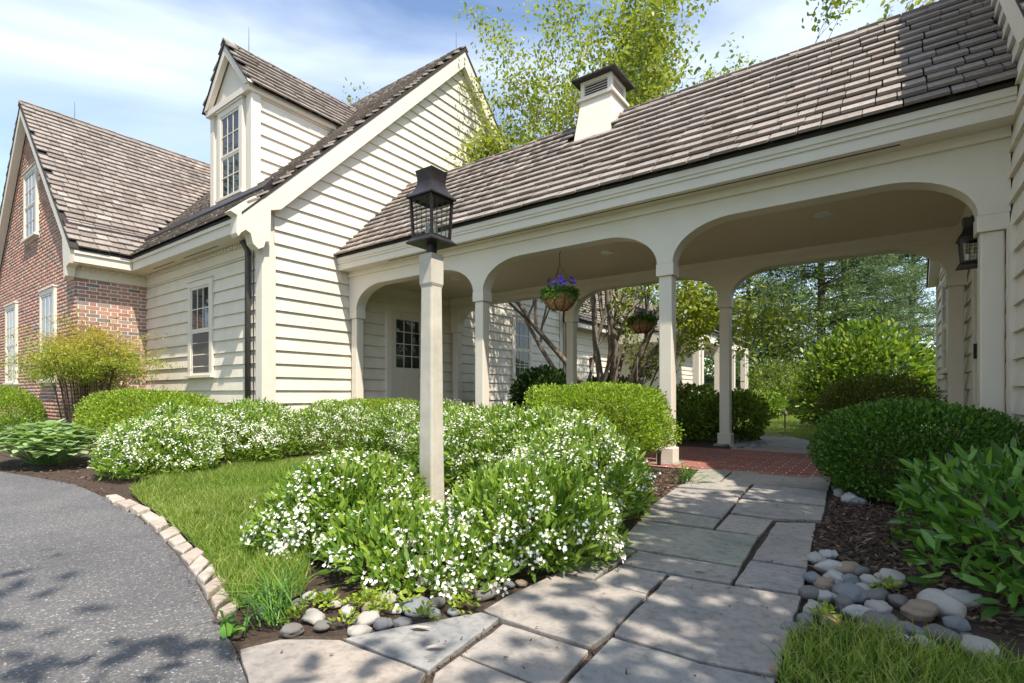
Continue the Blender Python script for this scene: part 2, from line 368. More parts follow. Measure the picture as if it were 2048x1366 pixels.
def flower_clusters(parent, mat, P, Nn, n, size, spread, per, seed, name='flowers', lift=.03):
    g = np.random.default_rng(seed); w_ = np.zeros(len(P))
    for k in range(6): w_ += np.sin(P@(g.normal(size=3)*(5+2*k))+g.random()*6.28)
    w_ = np.exp(w_*.42); idx = g.choice(len(P), n, p=w_/w_.sum())
    C = P[idx] + Nn[idx]*lift; C = np.repeat(C, per, 0) + g.normal(size=(n*per, 3))*spread
    Nf = unit(np.repeat(Nn[idx], per, 0) + g.normal(size=(n*per, 3))*.5 + np.array([0,0,.5])); Q = []
    T = unit(np.cross(Nf, g.normal(size=Nf.shape))); B = np.cross(Nf, T)
    P5, D5, N5 = [], [], []
    for a in range(5):
        th = 2*math.pi*a/5; d = T*math.cos(th)+B*math.sin(th); P5.append(C); D5.append(d+Nf*.25); N5.append(Nf)
    P5 = np.concatenate(P5); return tag(leaves(name, M[mat], parent, P5, np.concatenate(D5), np.concatenate(N5), size*(.8+.4*g.random(len(P5))), size*.75, fold=.1, two=False), kind='stuff')

# ------------------------------------------------------------------ the setting
def sheet(name, poly, z, mat, kind='structure'):
    o = link(name, mesh([(x, y, z) for x, y in poly], [tuple(range(len(poly)))], mat)); o['kind'] = kind; return o
sheet('ground', [(-600,-600),(600,-600),(600,600),(-600,600)], -.05, M['turf'])
sheet('garden_bed', [(-20,-1.0),(.9,-1.0),(.9,9.6),(-.6,9.6),(-1.6,9.0),(-3.0,9.6),(-7.5,12.4),(-20,12.4)], -.022, M['mulch'])
drive_px = [(-60,931),(60,950),(150,966),(208,991),(240,1014),(275,1027),(300,1050),(326,1076),(347,1097),(369,1123),(390,1153),(405,1181),(422,1211),(437,1240),(470,1290),(498,1366)]
dr = [gp(x, y) for x, y in drive_px]
sheet('driveway', dr + [(-.75,.75),(-.55,.2),(-.5,-8),(-40,-8),(-40,dr[0][1]-.4)], -.012, M['asphalt'])
lawn_px = [(262,985),(330,960),(420,940),(520,925),(640,915),(760,912),(830,915),(800,985),(700,1010),(640,1060),(615,1120),(610,1180),(560,1205),(500,1200),(470,1215),(455,1180),(430,1140),(400,1100),(370,1070),(330,1035),(290,1008)]
lawn = [gp(x, y) for x, y in lawn_px]
sheet('lawn', lawn, -.008, M['turf'])
lawn2_px = [(1560,1352),(1570,1295),(1600,1270),(1680,1262),(1760,1275),(1850,1310),(1960,1330),(2100,1345),(2200,1500),(1700,1700),(1510,1600)]
lawn2 = [gp(x, y) for x, y in lawn2_px]
sheet('lawn_edge', lawn2, -.006, M['turf'])
def inside(poly, p):
    x, y = p[:, 0], p[:, 1]; r = np.zeros(len(p), bool); n = len(poly); j = n-1
    for i in range(n):
        xi, yi = poly[i]; xj, yj = poly[j]
        c = ((yi > y) != (yj > y)) & (x < (xj-xi)*(y-yi)/(yj-yi+1e-12)+xi); r ^= c; j = i
    return r
def scatter(poly, dens):
    q = np.array(poly); lo, hi = q.min(0), q.max(0); n = int(dens*np.prod(hi-lo)); p = lo+rng.random((n, 2))*(hi-lo)
    return p[inside(poly, p)]
def grass(name, label, polys, h):
    P = np.concatenate([scatter(p, d) for p, d in polys]); n = len(P)
    P3 = np.column_stack([P, np.full(n, -.01)]); D = np.column_stack([rng.normal(size=(n, 2))*.42, np.ones(n)])
    D[:, 2] *= .6+.6*rng.random(n); hh = h*(.5+.9*rng.random(n))*(1+.35*np.sin(P[:, 0]*5.1+1.3*np.sin(P[:, 1]*4.3)))
    pt = np.sin(P[:, 0]*2.3+1.7*np.sin(P[:, 1]*1.9))+np.sin(P[:, 1]*3.1+P[:, 0]*1.3); rn = np.clip(rng.random(n)*.78+.13+.13*pt, 0, .999)
    o = leaves(name, M['l_grass'], None, P3, D, rng.normal(size=(n, 3)), hh, .0038, fold=.1, two=True, droop=.28, rnd=rn)
    return tag(o, label, 'grass', kind='stuff')
grass('grass', 'short sunlit lawn grass curving between driveway and white flowering shrubs', [(lawn, 13000)], .06)
grass('grass', 'tufty grass beside the flagstone path and river stones', [(lawn2, 12000)], .062)
far_lawn = [(-3.5,10),(-.8,9.8),(-.2,13),(-.6,19),(-6,24),(-4,15)]
grass('grass', 'sunny lawn beyond the breezeway', [(far_lawn, 900)], .09)

# flagstone path
path_px = [(470,1293),(560,1272),(681,1272),(800,1248),(966,1217),(1011,1190),(1115,1140),(1190,1092),(1230,1085),(1278,1035),(1293,1011),(1350,970),(1398,934),(1667,955),(1655,985),(1634,1043),(1616,1136),(1552,1352),(1500,1560),(900,1600),(520,1440)]
path = sheet('path', [gp(x, y, -.018) for x, y in path_px], -.018, M['soil'])
stones_px = [
 [(478,1297),(560,1277),(681,1278),(853,1344),(800,1430),(520,1440)], [(688,1275),(800,1251),(964,1222),(999,1234),(857,1339)],
 [(966,1220),(1011,1193),(1117,1144),(1185,1160),(1294,1188),(1221,1265),(1182,1293),(1003,1236)], [(1005,1245),(1178,1298),(1118,1364),(1095,1376),(922,1306)],
 [(870,1345),(919,1310),(1090,1379),(1040,1450),(830,1450)], [(1227,1266),(1298,1191),(1341,1149),(1463,1170),(1604,1191),(1556,1348),(1400,1320)],
 [(1224,1271),(1398,1323),(1553,1354),(1500,1560),(1180,1560),(1050,1456),(1122,1376)], [(1469,1165),(1501,1120),(1614,1138),(1607,1187)], [(1504,1116),(1552,1043),(1632,1045),(1615,1133)],
 [(1276,1101),(1481,1135),(1462,1165),(1340,1144),(1243,1125)], [(1240,1128),(1334,1146),(1293,1184),(1190,1159)], [(1117,1141),(1190,1096),(1233,1090),(1270,1099),(1186,1156)],
 [(1232,1087),(1280,1040),(1352,1050),(1518,1072),(1483,1131),(1274,1097)], [(1281,1037),(1296,1016),(1442,1039),(1427,1056),(1354,1046)], [(1297,1013),(1351,975),(1487,985),(1445,1035)],
 [(1459,1028),(1547,1039),(1520,1069),(1431,1057)], [(1461,1024),(1481,998),(1650,1014),(1644,1040),(1550,1036)], [(1483,995),(1508,969),(1655,982),(1651,1011)],
 [(1468,941),(1664,956),(1658,979),(1442,963)], [(1400,937),(1464,941),(1439,962),(1370,966)], [(1362,969),(1438,964),(1504,968),(1489,982),(1354,973)]]
for px in stones_px:
    pts = [gp(x, y) for x, y in px]
    c = np.mean(pts, 0); pts = [(c[0]+(x-c[0])*.992, c[1]+(y-c[1])*.992) for x, y in pts]
    if sum(pts[i][0]*pts[(i+1) % len(pts)][1]-pts[(i+1) % len(pts)][0]*pts[i][1] for i in range(len(pts))) < 0: pts = pts[::-1]
    n = len(pts); dz = random.uniform(-.003, .003)
    pts2 = []
    for i in range(n):      # slightly ragged edges
        a, b = np.array(pts[i]), np.array(pts[(i+1) % n]); l = np.linalg.norm(b-a); k = max(1, int(l/.07))
        for j in range(k): pts2.append(tuple(a+(b-a)*j/k + (rng.normal(size=2)*.0022 if j else 0)))
    o = MB().prism(pts2, 'z', -.035, dz).build('flagstone', M['flag'], path, bevel=.004)
# path beyond the breezeway
fp = sheet('garden_path', [(-1.75,7.35),(-.35,7.35),(-.55,8.6),(-1.3,10.3),(-2.3,12),(-3.6,13.2),(-4.1,12.6),(-2.9,11.1),(-2.0,9.5)], -.016, M['soil'])
for k, q in enumerate([[(-1.7,7.4),(-.4,7.4),(-.45,8.0),(-1.8,8.0)], [(-1.8,8.04),(-.46,8.04),(-.58,8.6),(-1.85,8.7)], [(-1.87,8.74),(-.6,8.64),(-.95,9.4),(-2.0,9.4)], [(-2.02,9.44),(-.97,9.44),(-1.35,10.25),(-2.35,10.1)], [(-2.38,10.15),(-1.38,10.3),(-1.9,11.2),(-2.9,10.95)], [(-2.93,11),(-1.93,11.25),(-2.5,12.0),(-3.6,11.9)], [(-3.0,12.05),(-2.4,12.1),(-3.5,13.1),(-4.0,12.6)], [(-.55,10.9),(-1.2,11.3),(-.9,11.9),(-.3,11.5)], [(-3.6,14.3),(-2.5,14.6),(-2.7,15.1),(-3.8,14.8)]]):
    MB().prism(q if k != 0 else q, 'z', -.04, random.uniform(-.004, .002)).build('flagstone', M['flag'], fp, bevel=.005)
# brick walk under the breezeway
walk = sheet('brick_walk', [(-2.9,5.22),(.72,5.22),(.72,7.35),(-2.9,7.35)], -.006, M['mortar'])
pv = mesh(boxv(-.5,.5,-.5,.5,-.5,.5), BOXF, M['paver']); y = 5.23; r = 0
while y < 7.3:
    x = -2.9 + (.11 if r % 2 else 0)
    while x < .6:
        o = link('brick', pv, walk); o.location = (x+.1, y+.046, -.018+random.uniform(-.002, .002)); o.scale = (.199, .085, .036); o.rotation_euler.z = random.uniform(-.012, .012)
        x += .215
    y += .101; r += 1
# cobble kerb
kerb = link('kerb', mesh([(*gp(x, y), -.01) for x, y in [(208,991),(262,1020),(300,1050),(347,1097),(390,1153),(422,1211),(437,1240),(470,1222),(459,1181),(423,1123),(378,1085),(330,1037),(300,1020),(234,989)]], [tuple(range(14))], M['soil'])); kerb['kind'] = 'structure'
co = [(208,991),(240,1014),(275,1027),(300,1050),(326,1076),(347,1097),(369,1123),(390,1153),(405,1181),(422,1211),(437,1240)]
ci = [(234,989),(266,1005),(300,1020),(330,1037),(358,1061),(378,1085),(397,1102),(423,1123),(444,1151),(459,1181),(470,1222)]
def lerp_poly(p, s):
    s = s*(len(p)-1); i = min(int(s), len(p)-2); f = s-i; return (p[i][0]+(p[i+1][0]-p[i][0])*f, p[i][1]+(p[i+1][1]-p[i][1])*f)
nb = 14
for k in range(nb):
    a, b = (k+.05)/nb, (k+.95)/nb
    q = [gp(*lerp_poly(co, a)), gp(*lerp_poly(co, b)), gp(*lerp_poly(ci, b)), gp(*lerp_poly(ci, a))]
    c = np.mean(q, 0); top = .004+random.uniform(0, .014); v = [(x, y, -.06) for x, y in q] + [(c[0]+(x-c[0])*.93+random.gauss(0, .009), c[1]+(y-c[1])*.93+random.gauss(0, .009), top+random.gauss(0, .003)) for x, y in q]
    MB().add(v, BOXF).build('cobble', M['cobble'], kerb, bevel=.007)
# mulch chips (uncountable)
beds = [([gp(x, y) for x, y in [(1670,985),(1640,1045),(1618,1120),(1640,1150),(1760,1160),(1900,1230),(2048,1270),(2048,1000),(1900,960)]], 2600), ([gp(x, y) for x, y in [(1240,1000),(1340,935),(1390,940),(1345,975),(1290,1015)]], 2600), ([gp(x, y) for x, y in [(0,915),(150,930),(230,980),(200,985),(0,938)]], 250)]
P = np.concatenate([scatter(a, d) for a, d in beds]); n = len(P)
D = np.column_stack([rng.normal(size=(n, 2)), rng.normal(size=n)*.35])
tag(leaves('mulch_chips', M['chip'], None, np.column_stack([P, rng.random(n)*.012-.016]), D, np.column_stack([rng.normal(size=(n, 2))*.4, np.ones(n)]), .02+.04*rng.random(n), .008+.008*rng.random(n), fold=.1, two=False), 'dark shredded bark mulch on the planting beds', 'mulch', kind='stuff')

pp = [gp(x, y) for x, y in path_px]; kp = [gp(x, y) for x, y in [(170,972),(208,988),(275,1024),(347,1094),(405,1178),(440,1240),(478,1300),(500,1366),(488,1366),(455,1290),(425,1240),(390,1181),(335,1100),(262,1030),(200,998)]]
P1 = scatter(pp, 1500); P2 = scatter(kp, 1100); P = np.concatenate([P1, P2]); n = len(P); zz = np.concatenate([np.full(len(P1), -.012), np.full(len(P2), .001)])
onto = rng.random(len(P1)) < .02; zz[:len(P1)][onto] = .006
tag(leaves('litter', M['chip'], None, np.column_stack([P, zz]), np.column_stack([rng.normal(size=(n, 2)), rng.normal(size=n)*.2]), np.column_stack([rng.normal(size=(n, 2))*.3, np.ones(n)]), .008+.022*rng.random(n), .004+.005*rng.random(n), fold=.1, two=False), 'brown plant litter in the path joints and along the kerb', 'litter', kind='stuff')

# ------------------------------------------------------------------ builders for houses
def board(parent, mat, plane, nsign, c, u0b, u1b, u0t, u1t, z0, z1, name='clapboard', out=.034):
    """one clapboard; plane 'x' (wall at x=c, u=y) or 'y' (wall at y=c, u=x)"""
    if min(u1b, u1t)-max(u0b, u0t) > 2.6:      # long runs are two boards butted end to end
        k = random.uniform(.3, .7); m_ = max(u0b, u0t)*(1-k)+min(u1b, u1t)*k
        board(parent, mat, plane, nsign, c, u0b, m_-.0015, u0t, m_-.0015, z0, z1, name, out)
        return board(parent, mat, plane, nsign, c, m_+.0015, u1b, m_+.0015, u1t, z0+random.uniform(-.002, .002), z1, name, out-.0015)
    o, i = c+nsign*out, c+nsign*.006; bk = c-nsign*.004
    q = [(u0b, z0, o), (u1b, z0, o), (u1b, z0, bk), (u0b, z0, bk), (u0t, z1, i), (u1t, z1, i), (u1t, z1, bk), (u0t, z1, bk)]
    v = [((w, u, z) if plane == 'x' else (u, w, z)) for u, z, w in q]
    return MB().hexa(v).build(name, mat, parent)
EXP = .2
def window(parent, plane, ns, c, u0, u1, z0, z1, rows=2, cols=3, name='window', casing=.10, glass='glass', lowscreen=False, proud=.03, outward=None):
    proud += .012
    """double-hung window: casing, sill, two sashes with muntins, one object for each pane"""
    def B(mb, ua, ub, za, zb, w0, w1):
        a, b = sorted((c+ns*w0, c+ns*w1))
        return mb.box(a, b, ua, ub, za, zb) if plane == 'x' else mb.box(ua, ub, a, b, za, zb)
    mb = MB(); k = casing
    B(mb, u0, u0+k, z0, z1, -.02, proud+.015); B(mb, u1-k, u1, z0, z1, -.02, proud+.015); B(mb, u0+k, u1-k, z1-k, z1, -.02, proud+.014)
    B(mb, u0-.015, u1+.015, z1, z1+.03, -.02, proud+.035); B(mb, u0-.03, u1+.03, z0-.045, z0, -.02, proud+.05)
    B(mb, u0+k, u1-k, z0, z1-k, -.02, proud-.012)
    w = mb.build(name, M['trim'], parent, bevel=.003)
    a0, a1, b0, b1 = u0+k+.003, u1-k-.003, z0+.003, z1-k-.003; mid = (b0+b1)/2
    for s, (za, zb) in enumerate(((b0, mid), (mid, b1))):
        pr = proud-.006 + (.006 if s else 0); f = .035
        sb = MB(); B(sb, a0, a0+f, za, zb, -.01, pr+.006); B(sb, a1-f, a1, za, zb, -.01, pr+.006); B(sb, a0+f, a1-f, za, za+f, -.01, pr+.005); B(sb, a0+f, a1-f, zb-f, zb, -.01, pr+.005)
        pu = (a1-a0-2*f)/cols; pz = (zb-za-2*f)/rows; scr = lowscreen and s == 0
        if not scr:
            for i in range(1, cols): B(sb, a0+f+pu*i-.008, a0+f+pu*i+.008, za+f, zb-f, -.01, pr+.003)
            for j in range(1, rows): B(sb, a0+f, a1-f, za+f+pz*j-.008, za+f+pz*j+.008, -.01, pr+.002)
        sb.build('sash', M['trim'], w)
        if scr:
            B(MB(), a0+f, a1-f, za+f, zb-f, -.01, pr-.004).build('screen', M['screen'], w); continue
        for i in range(cols):
            for j in range(rows):
                B(MB(), a0+f+pu*i+.008, a0+f+pu*(i+1)-.008, za+f+pz*j+.008, za+f+pz*(j+1)-.008, -.01, pr-.005).build('pane', M[glass], w)
    return w
shing = mesh(boxv(0,1,0,1,0,1), BOXF, M['shingle'])
def shingles(roof, o, u, v, ulen, vlen, test, indiv, exposure=.175, wmin=.13, wmax=.30, key=None, seed=0):
    """courses of shingles on the plane o + a*u + b*v (u along the eave, v up the slope); the indiv best are objects, the rest one mesh"""
    o, u, v = map(np.array, (o, u, v)); nrm = np.cross(u, v); nrm = nrm if nrm[2] > 0 else -nrm
    g = random.Random(seed); tilt = math.atan2(.034, exposure); vv = v*math.cos(tilt)-nrm*math.sin(tilt); nn = nrm*math.cos(tilt)+v*math.sin(tilt); items = []
    rows = int(vlen/exposure)+1
    for r in range(rows):
        a = -g.random()*.25
        while a < ulen:
            w = g.uniform(wmin, wmax); b = r*exposure
            if a > -.1 and test(a+w/2, b+exposure*.5):
                a0, a1 = max(a, 0), min(a+w-g.uniform(.006, .014), ulen)
                ln = min(exposure*1.25, vlen-b+.03)
                if a1-a0 > .03: items.append((a0, a1, b-g.uniform(0, .02), ln, g.uniform(.022, .029)))
            a += w
    def corner(it):
        a0, a1, b, ln, th = it; return o+u*a0+v*b+nrm*.040, u*(a1-a0), vv*ln, nn*th
    if key: items.sort(key=lambda it: -key(*(corner(it)[0])))
    for it in items[:indiv]:
        p, du, dv, dn = corner(it); ob = link('shingle', shing, roof)
        m = Matrix(((du[0], dv[0], dn[0], p[0]), (du[1], dv[1], dn[1], p[1]), (du[2], dv[2], dn[2], p[2]), (0, 0, 0, 1)))
        ob.matrix_local = m
    rest = items[indiv:]
    if rest:
        V, F = [], []
        for it in rest:
            p, du, dv, dn = corner(it); k = len(V)
            V += [p, p+du, p+du+dv, p+dv, p+dn, p+du+dn, p+du+dv+dn, p+dv+dn]; F += [[i+k for i in q] for q in BOXF]
        rr = np.repeat(np.random.default_rng(seed).random(len(rest)), 6)
        s = link('shingle_field', mesh(np.array(V), np.array(F), M['shingle'], rnd=rr), roof); s['kind'] = 'stuff'
def ridge_caps(roof, a, b, seed=3):
    a, b = np.array(a), np.array(b); n = int(np.linalg.norm(b-a)/.2); d = (b-a)/n; ax = d/np.linalg.norm(d); s = np.cross(ax, (0, 0, 1)); mb = MB(); g = random.Random(seed)
    for i in range(n):
        p = a+d*i; lift = g.uniform(.004, .02)
        for sg in (-1, 1):
            w = (s*sg-np.array((0, 0, 1)))*.09; e = d*1.25; up = np.array((0, 0, .022)); q = p+np.array((0, 0, .03))
            mb.hexa([q, q+e, q+e+w, q+w, q+up+(0,0,lift), q+e+up, q+e+w+up, q+w+up+(0,0,lift)])
    mb.build('ridge_cap', M['shingle'], roof)
near = lambda x, y, z: -math.sqrt(x*x+y*y)

# ------------------------------------------------------------------ clapboard cottage (left)
CX, CY0, CY1 = -7.4, 3.96, 12.55
EY, EZ, SL = 3.57, 3.28, 1.03; RY, RZ = 8.27, EZ+(8.27-EY)*SL; BZ = EZ-.02
cot = thing('cottage', 'cream clapboard cottage with steep gable, dormer and shingle roof beside the breezeway', 'house', loc=(-9, 6, 0))
cot.location = (0, 0, 0)
rz = lambda Y: (EZ-.10+(Y-EY)*SL) if Y < RY else (RZ-.10-(Y-RY)*SL)
wall = MB().prism([(CY0,-.05),(CY1,-.05),(CY1,rz(CY1)),(RY,rz(RY)),(CY0,rz(CY0))], 'x', -15, CX-.004).build('wall', M['siding'], cot)
def rake_y(z): return EY+(z-EZ+.10)/SL, RY+(RZ-.10-z)/SL
z = .0; k = 0
while z < RZ-.5:
    a0, a1 = rake_y(z); b0, b1 = rake_y(z+EXP); lo = CY0+.16
    board(wall, M['siding'], 'x', 1, CX, max(a0, lo), min(a1, CY1-.1), max(b0, lo), min(b1, CY1-.1), z+.002, z+EXP)
    z += EXP
for k in range(15):
    board(wall, M['siding'], 'y', -1, CY0, -11.74, CX-.02, -11.74, CX-.02, k*EXP+.002, min((k+1)*EXP, 2.86))
corner = MB().box(CX-.14, CX+.042, CY0-.042, CY0+.17, -.03, 2.95).build('corner_board', M['trim'], cot, bevel=.004)
MB().box(CX-.02, CX+.042, CY1-.13, CY1+.03, -.03, 4.0).build('corner_board', M['trim'], cot)
window(cot, 'y', -1, CY0, -9.80, -8.90, 1.06, 2.66, 2, 3, lowscreen=True)
window(cot, 'x', 1, CX, 10.14, 11.0, 1.12, 2.66, 2, 3)
# door inside the breezeway
dw = MB(); dw.box(CX-.02, CX+.07, 6.22, 6.33, .2, 2.40).box(CX-.02, CX+.07, 7.17, 7.28, .2, 2.40).box(CX-.02, CX+.069, 6.33, 7.17, 2.30, 2.40).box(CX-.02, CX+.10, 6.2, 7.3, .14, .2)
dcase = dw.build('door_frame', M['trim'], cot)
d = MB(); X0, X1 = CX-.01, CX+.052
d.box(X0, X1, 6.33, 6.45, .2, 2.30).box(X0, X1, 7.05, 7.17, .2, 2.30).box(X0, X1, 6.45, 7.05, 2.14, 2.30).box(X0, X1, 6.45, 7.05, .2, .42).box(X0, X1, 6.45, 7.05, 1.06, 1.23).box(X0, X1, 6.71, 6.79, .42, 1.06).box(X0, X1-.012, 6.45, 7.05, .42, 1.06)
d.box(X0, X1-.003, 6.49, 6.67, .47, 1.01).box(X0, X1-.003, 6.83, 7.01, .47, 1.01)
for i in (1, 2): d.box(X0, X1-.004, 6.45+.2*i-.008, 6.45+.2*i+.008, 1.23, 2.14)
for j in (1, 2, 3): d.box(X0, X1-.005, 6.45, 7.05, 1.23+.2275*j-.008, 1.23+.2275*j+.008)
door = d.build('door', M['door'], cot)
for i in range(3):
    for j in range(4): MB().box(X0, X1-.012, 6.45+.2*i+.008, 6.45+.2*i+.192, 1.23+.2275*j+.008, 1.23+.2275*j+.2195).build('pane', M['glass'], door)
MB().lathe([(.012,0),(.012,.03),(.028,.035),(.03,.06),(.015,.075)], (0,0,0), 12).build('handle', M['bronze'], door).matrix_local = Matrix.Translation((CX+.05, 7.1, 1.12)) @ Matrix.Rotation(R(90), 4, 'Y')
# roof
roof = MB().prism([(EY,EZ-.035),(EY,EZ),(RY,RZ),(16.0-2*EY+1.0 if 0 else 2*RY-EY,EZ),(2*RY-EY,EZ-.035),(RY,RZ-.08)], 'x', -15.2, CX+.16).build('roof', M['roofbase'], cot)
sl = math.hypot(1, SL); vdir = (0, 1/sl, SL/sl); slen = (RY-EY)*sl
wing_RX, wing_EX, WRZ = -14.9, -11.36, 3.28+(14.9-11.36)*1.034
def cot_test(a, b):
    X = CX+.16-a; Y = EY+b/sl; Z = EZ+b*SL/sl
    if X < -11.9 and Z < WRZ - abs(X-wing_RX)*1.034 - .02: return False
    if X < -11.2 and Y < 3.7: return X > wing_EX + .02
    return not (-9.72 < X < -8.42 and 4.32 < Y < 6.3)
shingles(roof, (CX+.16, EY, EZ), (-1, 0, 0), vdir, 7.7, slen, cot_test, 300, key=near, seed=5)
ridge_caps(roof, (CX+.17, RY, RZ), (-15, RY, RZ))
# eave: fascia, crown, soffit, dentils, frieze
X0, X1 = -11.36, CX+.02
f = MB(); f.box(X0-.0, X1-.03, EY+.03, EY+.06, EZ-.235, EZ-.035); f.box(X0, X1-.03, EY+.005, EY+.03, EZ-.09, EZ-.035); f.box(X0-.4, X1-.03, EY+.06, CY0, EZ-.235, EZ-.215)
f.build('fascia', M['trim'], cot)
MB().box(-11.74, CX-.15, CY0-.035, CY0-.005, 2.84, 3.05).build('frieze', M['trim'], cot)
dn = mesh(boxv(-.02,.02,-.02,.02,-.03,.03), BOXF, M['trim']); x = -11.5
while x < CX-.25:
    o = link('dentil', dn, cot); o.location = (x, CY0-.055, 3.005); x += .075
MB().box(-10.9, -10.0, EY+.19, EY+.21, EZ-.239, EZ-.232).box(-9.6, -8.4, EY+.19, EY+.21, EZ-.239, EZ-.232).build('soffit_vent', M['bronze'], cot)
# rake boards with scrolled end
mbr = MB()
def rk(Y, off): return EZ-.035+(Y-EY)*SL-off
mbr.prism([(3.62, rk(3.62,.0)),(RY, rk(RY,0)),(RY, rk(RY,.36)),(4.15, rk(4.15,.36))], 'x', CX+.005, CX+.15)
mbr.prism([(RY, rk(RY,0)),(2*RY-3.62, rk(3.62,0)),(2*RY-4.15, rk(4.15,.36)),(RY, rk(RY,.36))], 'x', CX+.005, CX+.15)
mbr.build('rake_board', M['trim'], cot)
scroll = [(165,985),(300,905),(388,945),(385,1155),(358,1155),(350,1185),(320,1195),(290,1165),(278,1110),(250,1090),(225,1105),(210,1125),(198,1105),(200,1060),(205,1010)]
MB().prism([onX(400+x/2.731, 60+y/2.731, CX+.155) for x, y in scroll][::-1], 'x', CX-.02, CX+.155).build('scroll_end', M['trim'], cot)
gt = MB(); gt.prism([(3.92, EZ+.33),(4.06, EZ+.45),(4.06, EZ+.62),(4.02, EZ+.62),(3.90, EZ+.47)], 'x', -12.15, CX+.12); gt.build('roof_gutter', M['bronze'], cot)
MB().tube([(-7.70,3.80,3.02),(-7.70,3.885,2.86),(-7.70,3.885,.0)], .042, 12).build('downspout', M['pipe'], cot, smooth=True)
MB().tube([(-7.60,3.92,2.9),(-7.605,3.925,.1)], .007, 6).build('lightning_cable', M['bronze'], cot)
# dormer
DX0, DX1, DY = -9.76, -8.40, 4.30; DE, DA = 5.80, 6.68; DM = (DX0+DX1)/2
dm = MB(); dm.prism([(DX0,4.0),(DX1,4.0),(DX1,DE),(DM,DA-.05),(DX0,DE)], 'y', DY, 6.9)
dorm = dm.build('dormer', M['trim'], cot)
for k in range(12):
    z0 = 3.85+k*.2; z1 = min(z0+.2, DE-.08)
    if z1-z0 < .05: continue
    ya = lambda z: EY+(z-EZ)/SL+.0
    board(dorm, M['siding'], 'x', 1, DX1, DY+.13, max(ya(z0), DY+.2), DY+.13, max(ya(z1), DY+.2), max(z0, 3.9), z1)
MB().box(DX1-.1, DX1+.042, DY-.03, DY+.13, 4.0, DE-.02).build('corner_board', M['trim'], dorm)
MB().box(DX0-.03, DX0+.1, DY-.03, DY+.13, 4.0, DE-.02).build('corner_board', M['trim'], dorm)
fr = MB(); fr.prism([(DX0-.08,DE-.12),(DX1+.08,DE-.12),(DX1+.08,DE-.02),(DX0-.08,DE-.02)], 'y', DY-.09, DY+.02); fr.box(DX1+.002, DX1+.078, DY+.021, 5.95, DE-.118, DE-.022); fr.box(DX0-.078, DX0-.002, DY+.021, 5.95, DE-.118, DE-.022)
fr.prism([(DX1+.12,DE-.018),(DM,DA+.02),(DX0-.12,DE-.018),(DX0+.02,DE-.018),(DM,DA-.17),(DX1-.02,DE-.018)], 'y', DY-.11, DY-.03)
fr.build('dormer_trim', M['trim'], dorm)
window(cot, 'y', -1, DY, -9.46, -8.60, 4.12, 5.64, 2, 3, name='dormer_window')
ds = (DA+.05-(DE-.05))/(.5*(DX1-DX0)+.14); dl = math.hypot(1, ds); hw = .5*(DX1-DX0)+.14
dr_ = MB(); dr_.prism([(DM-hw,DE-.05),(DM,DA+.05),(DM+hw,DE-.05),(DM,DA+.0)], 'y', DY-.13, 7.0); droof = dr_.build('dormer_roof', M['roofbase'], cot)
dt = lambda a, b: (DY-.13+a) < EY+((DE-.05+b*ds/dl)-EZ)/SL + .12
for sg in (1, -1):
    shingles(droof, (DM+sg*hw, DY-.13, DE-.05), (0, 1, 0), (-sg/dl, 0, ds/dl), 2.9, hw*dl, dt, 100 if sg > 0 else 0, key=near, seed=9, exposure=.15)
ridge_caps(droof, (DM, DY-.14, DA+.05), (DM, 6.8, DA+.05))

# ------------------------------------------------------------------ brick wing (far left)
bw = thing('brick_house', 'red brick gable wing with pale trim and shingle roof beside the driveway', 'house')
WX0, WX1, WY = -18.05, -11.75, 2.84; WS = 1.034
wz = lambda X: 3.28-.1+(wing_EX-X)*WS if X > wing_RX else 3.28-.1+(X-(2*wing_RX-wing_EX))*WS
bwall = MB().prism([(WX0,-.05),(WX1,-.05),(WX1,wz(WX1)),(wing_RX,wz(wing_RX)),(WX0,wz(WX0))], 'y', WY+.002, 8.0).build('wall', M['mortar'], bw)
wins = [(-15.22,-14.16,4.07,5.5), (-13.9,-12.86,1.0,2.8), (-16.95,-15.9,1.0,2.8)]
for (a, b, c, d2) in wins: window(bw, 'y', -1, WY, a, b, c, d2, 2, 3, casing=.09, proud=.02)
bm = mesh(boxv(-.5,.5,-.5,.5,-.5,.5), BOXF, M['brick'])
CH, BL, BH, BT = .0685, .200, .092, .0545
z = .03; r = 0
while z < 2.83:                                   # side wall: every brick an object
    y = WY+.0 if r % 2 else WY+.0; q = 0; y += .0 if r % 2 == 0 else .0
    seq = 'SH' if r % 2 == 0 else 'HS'
    while y < CY0-.01:
        l = BL if seq[q % 2] == 'S' else BH
        if r % 2: l = .039 if q == 0 else (BH if q % 2 else BL)
        l2 = min(l, CY0-y)
        if l2 > .03:
            o = link('brick', bm, bwall); o.location = (WX1-.008+random.uniform(0, .002), y+l2/2, z+BT/2); o.scale = (.022, l2, BT)
        y += l+.015; q += 1
    z += CH; r += 1
V, F = [], []; z = .03; r = 0                      # gable face: one field of bricks
while z < wz(wing_RX)-.1:
    xa = max(WX0, wing_RX-(wz(wing_RX)-z)/WS); xb = min(WX1+.01, wing_RX+(wz(wing_RX)-z)/WS)
    x = xb; q = 0
    while x > xa:
        l = BL if q % 2 == 0 else BH
        if r % 2: l = .039 if q == 0 else (BH if q % 2 else BL)
        a = max(xa, x-l)
        if not any(w[0]-.01 < (a+x)/2 < w[1]+.01 and w[2]-.05 < z+.03 < w[3]+.02 for w in wins) and x-a > .02:
            k = len(V); V += boxv(a, x, WY-.002-random.random()*.002, WY+.02, z, z+BT); F += [[i+k for i in f_] for f_ in BOXF]
        x -= l+.015; q += 1
    z += CH; r += 1
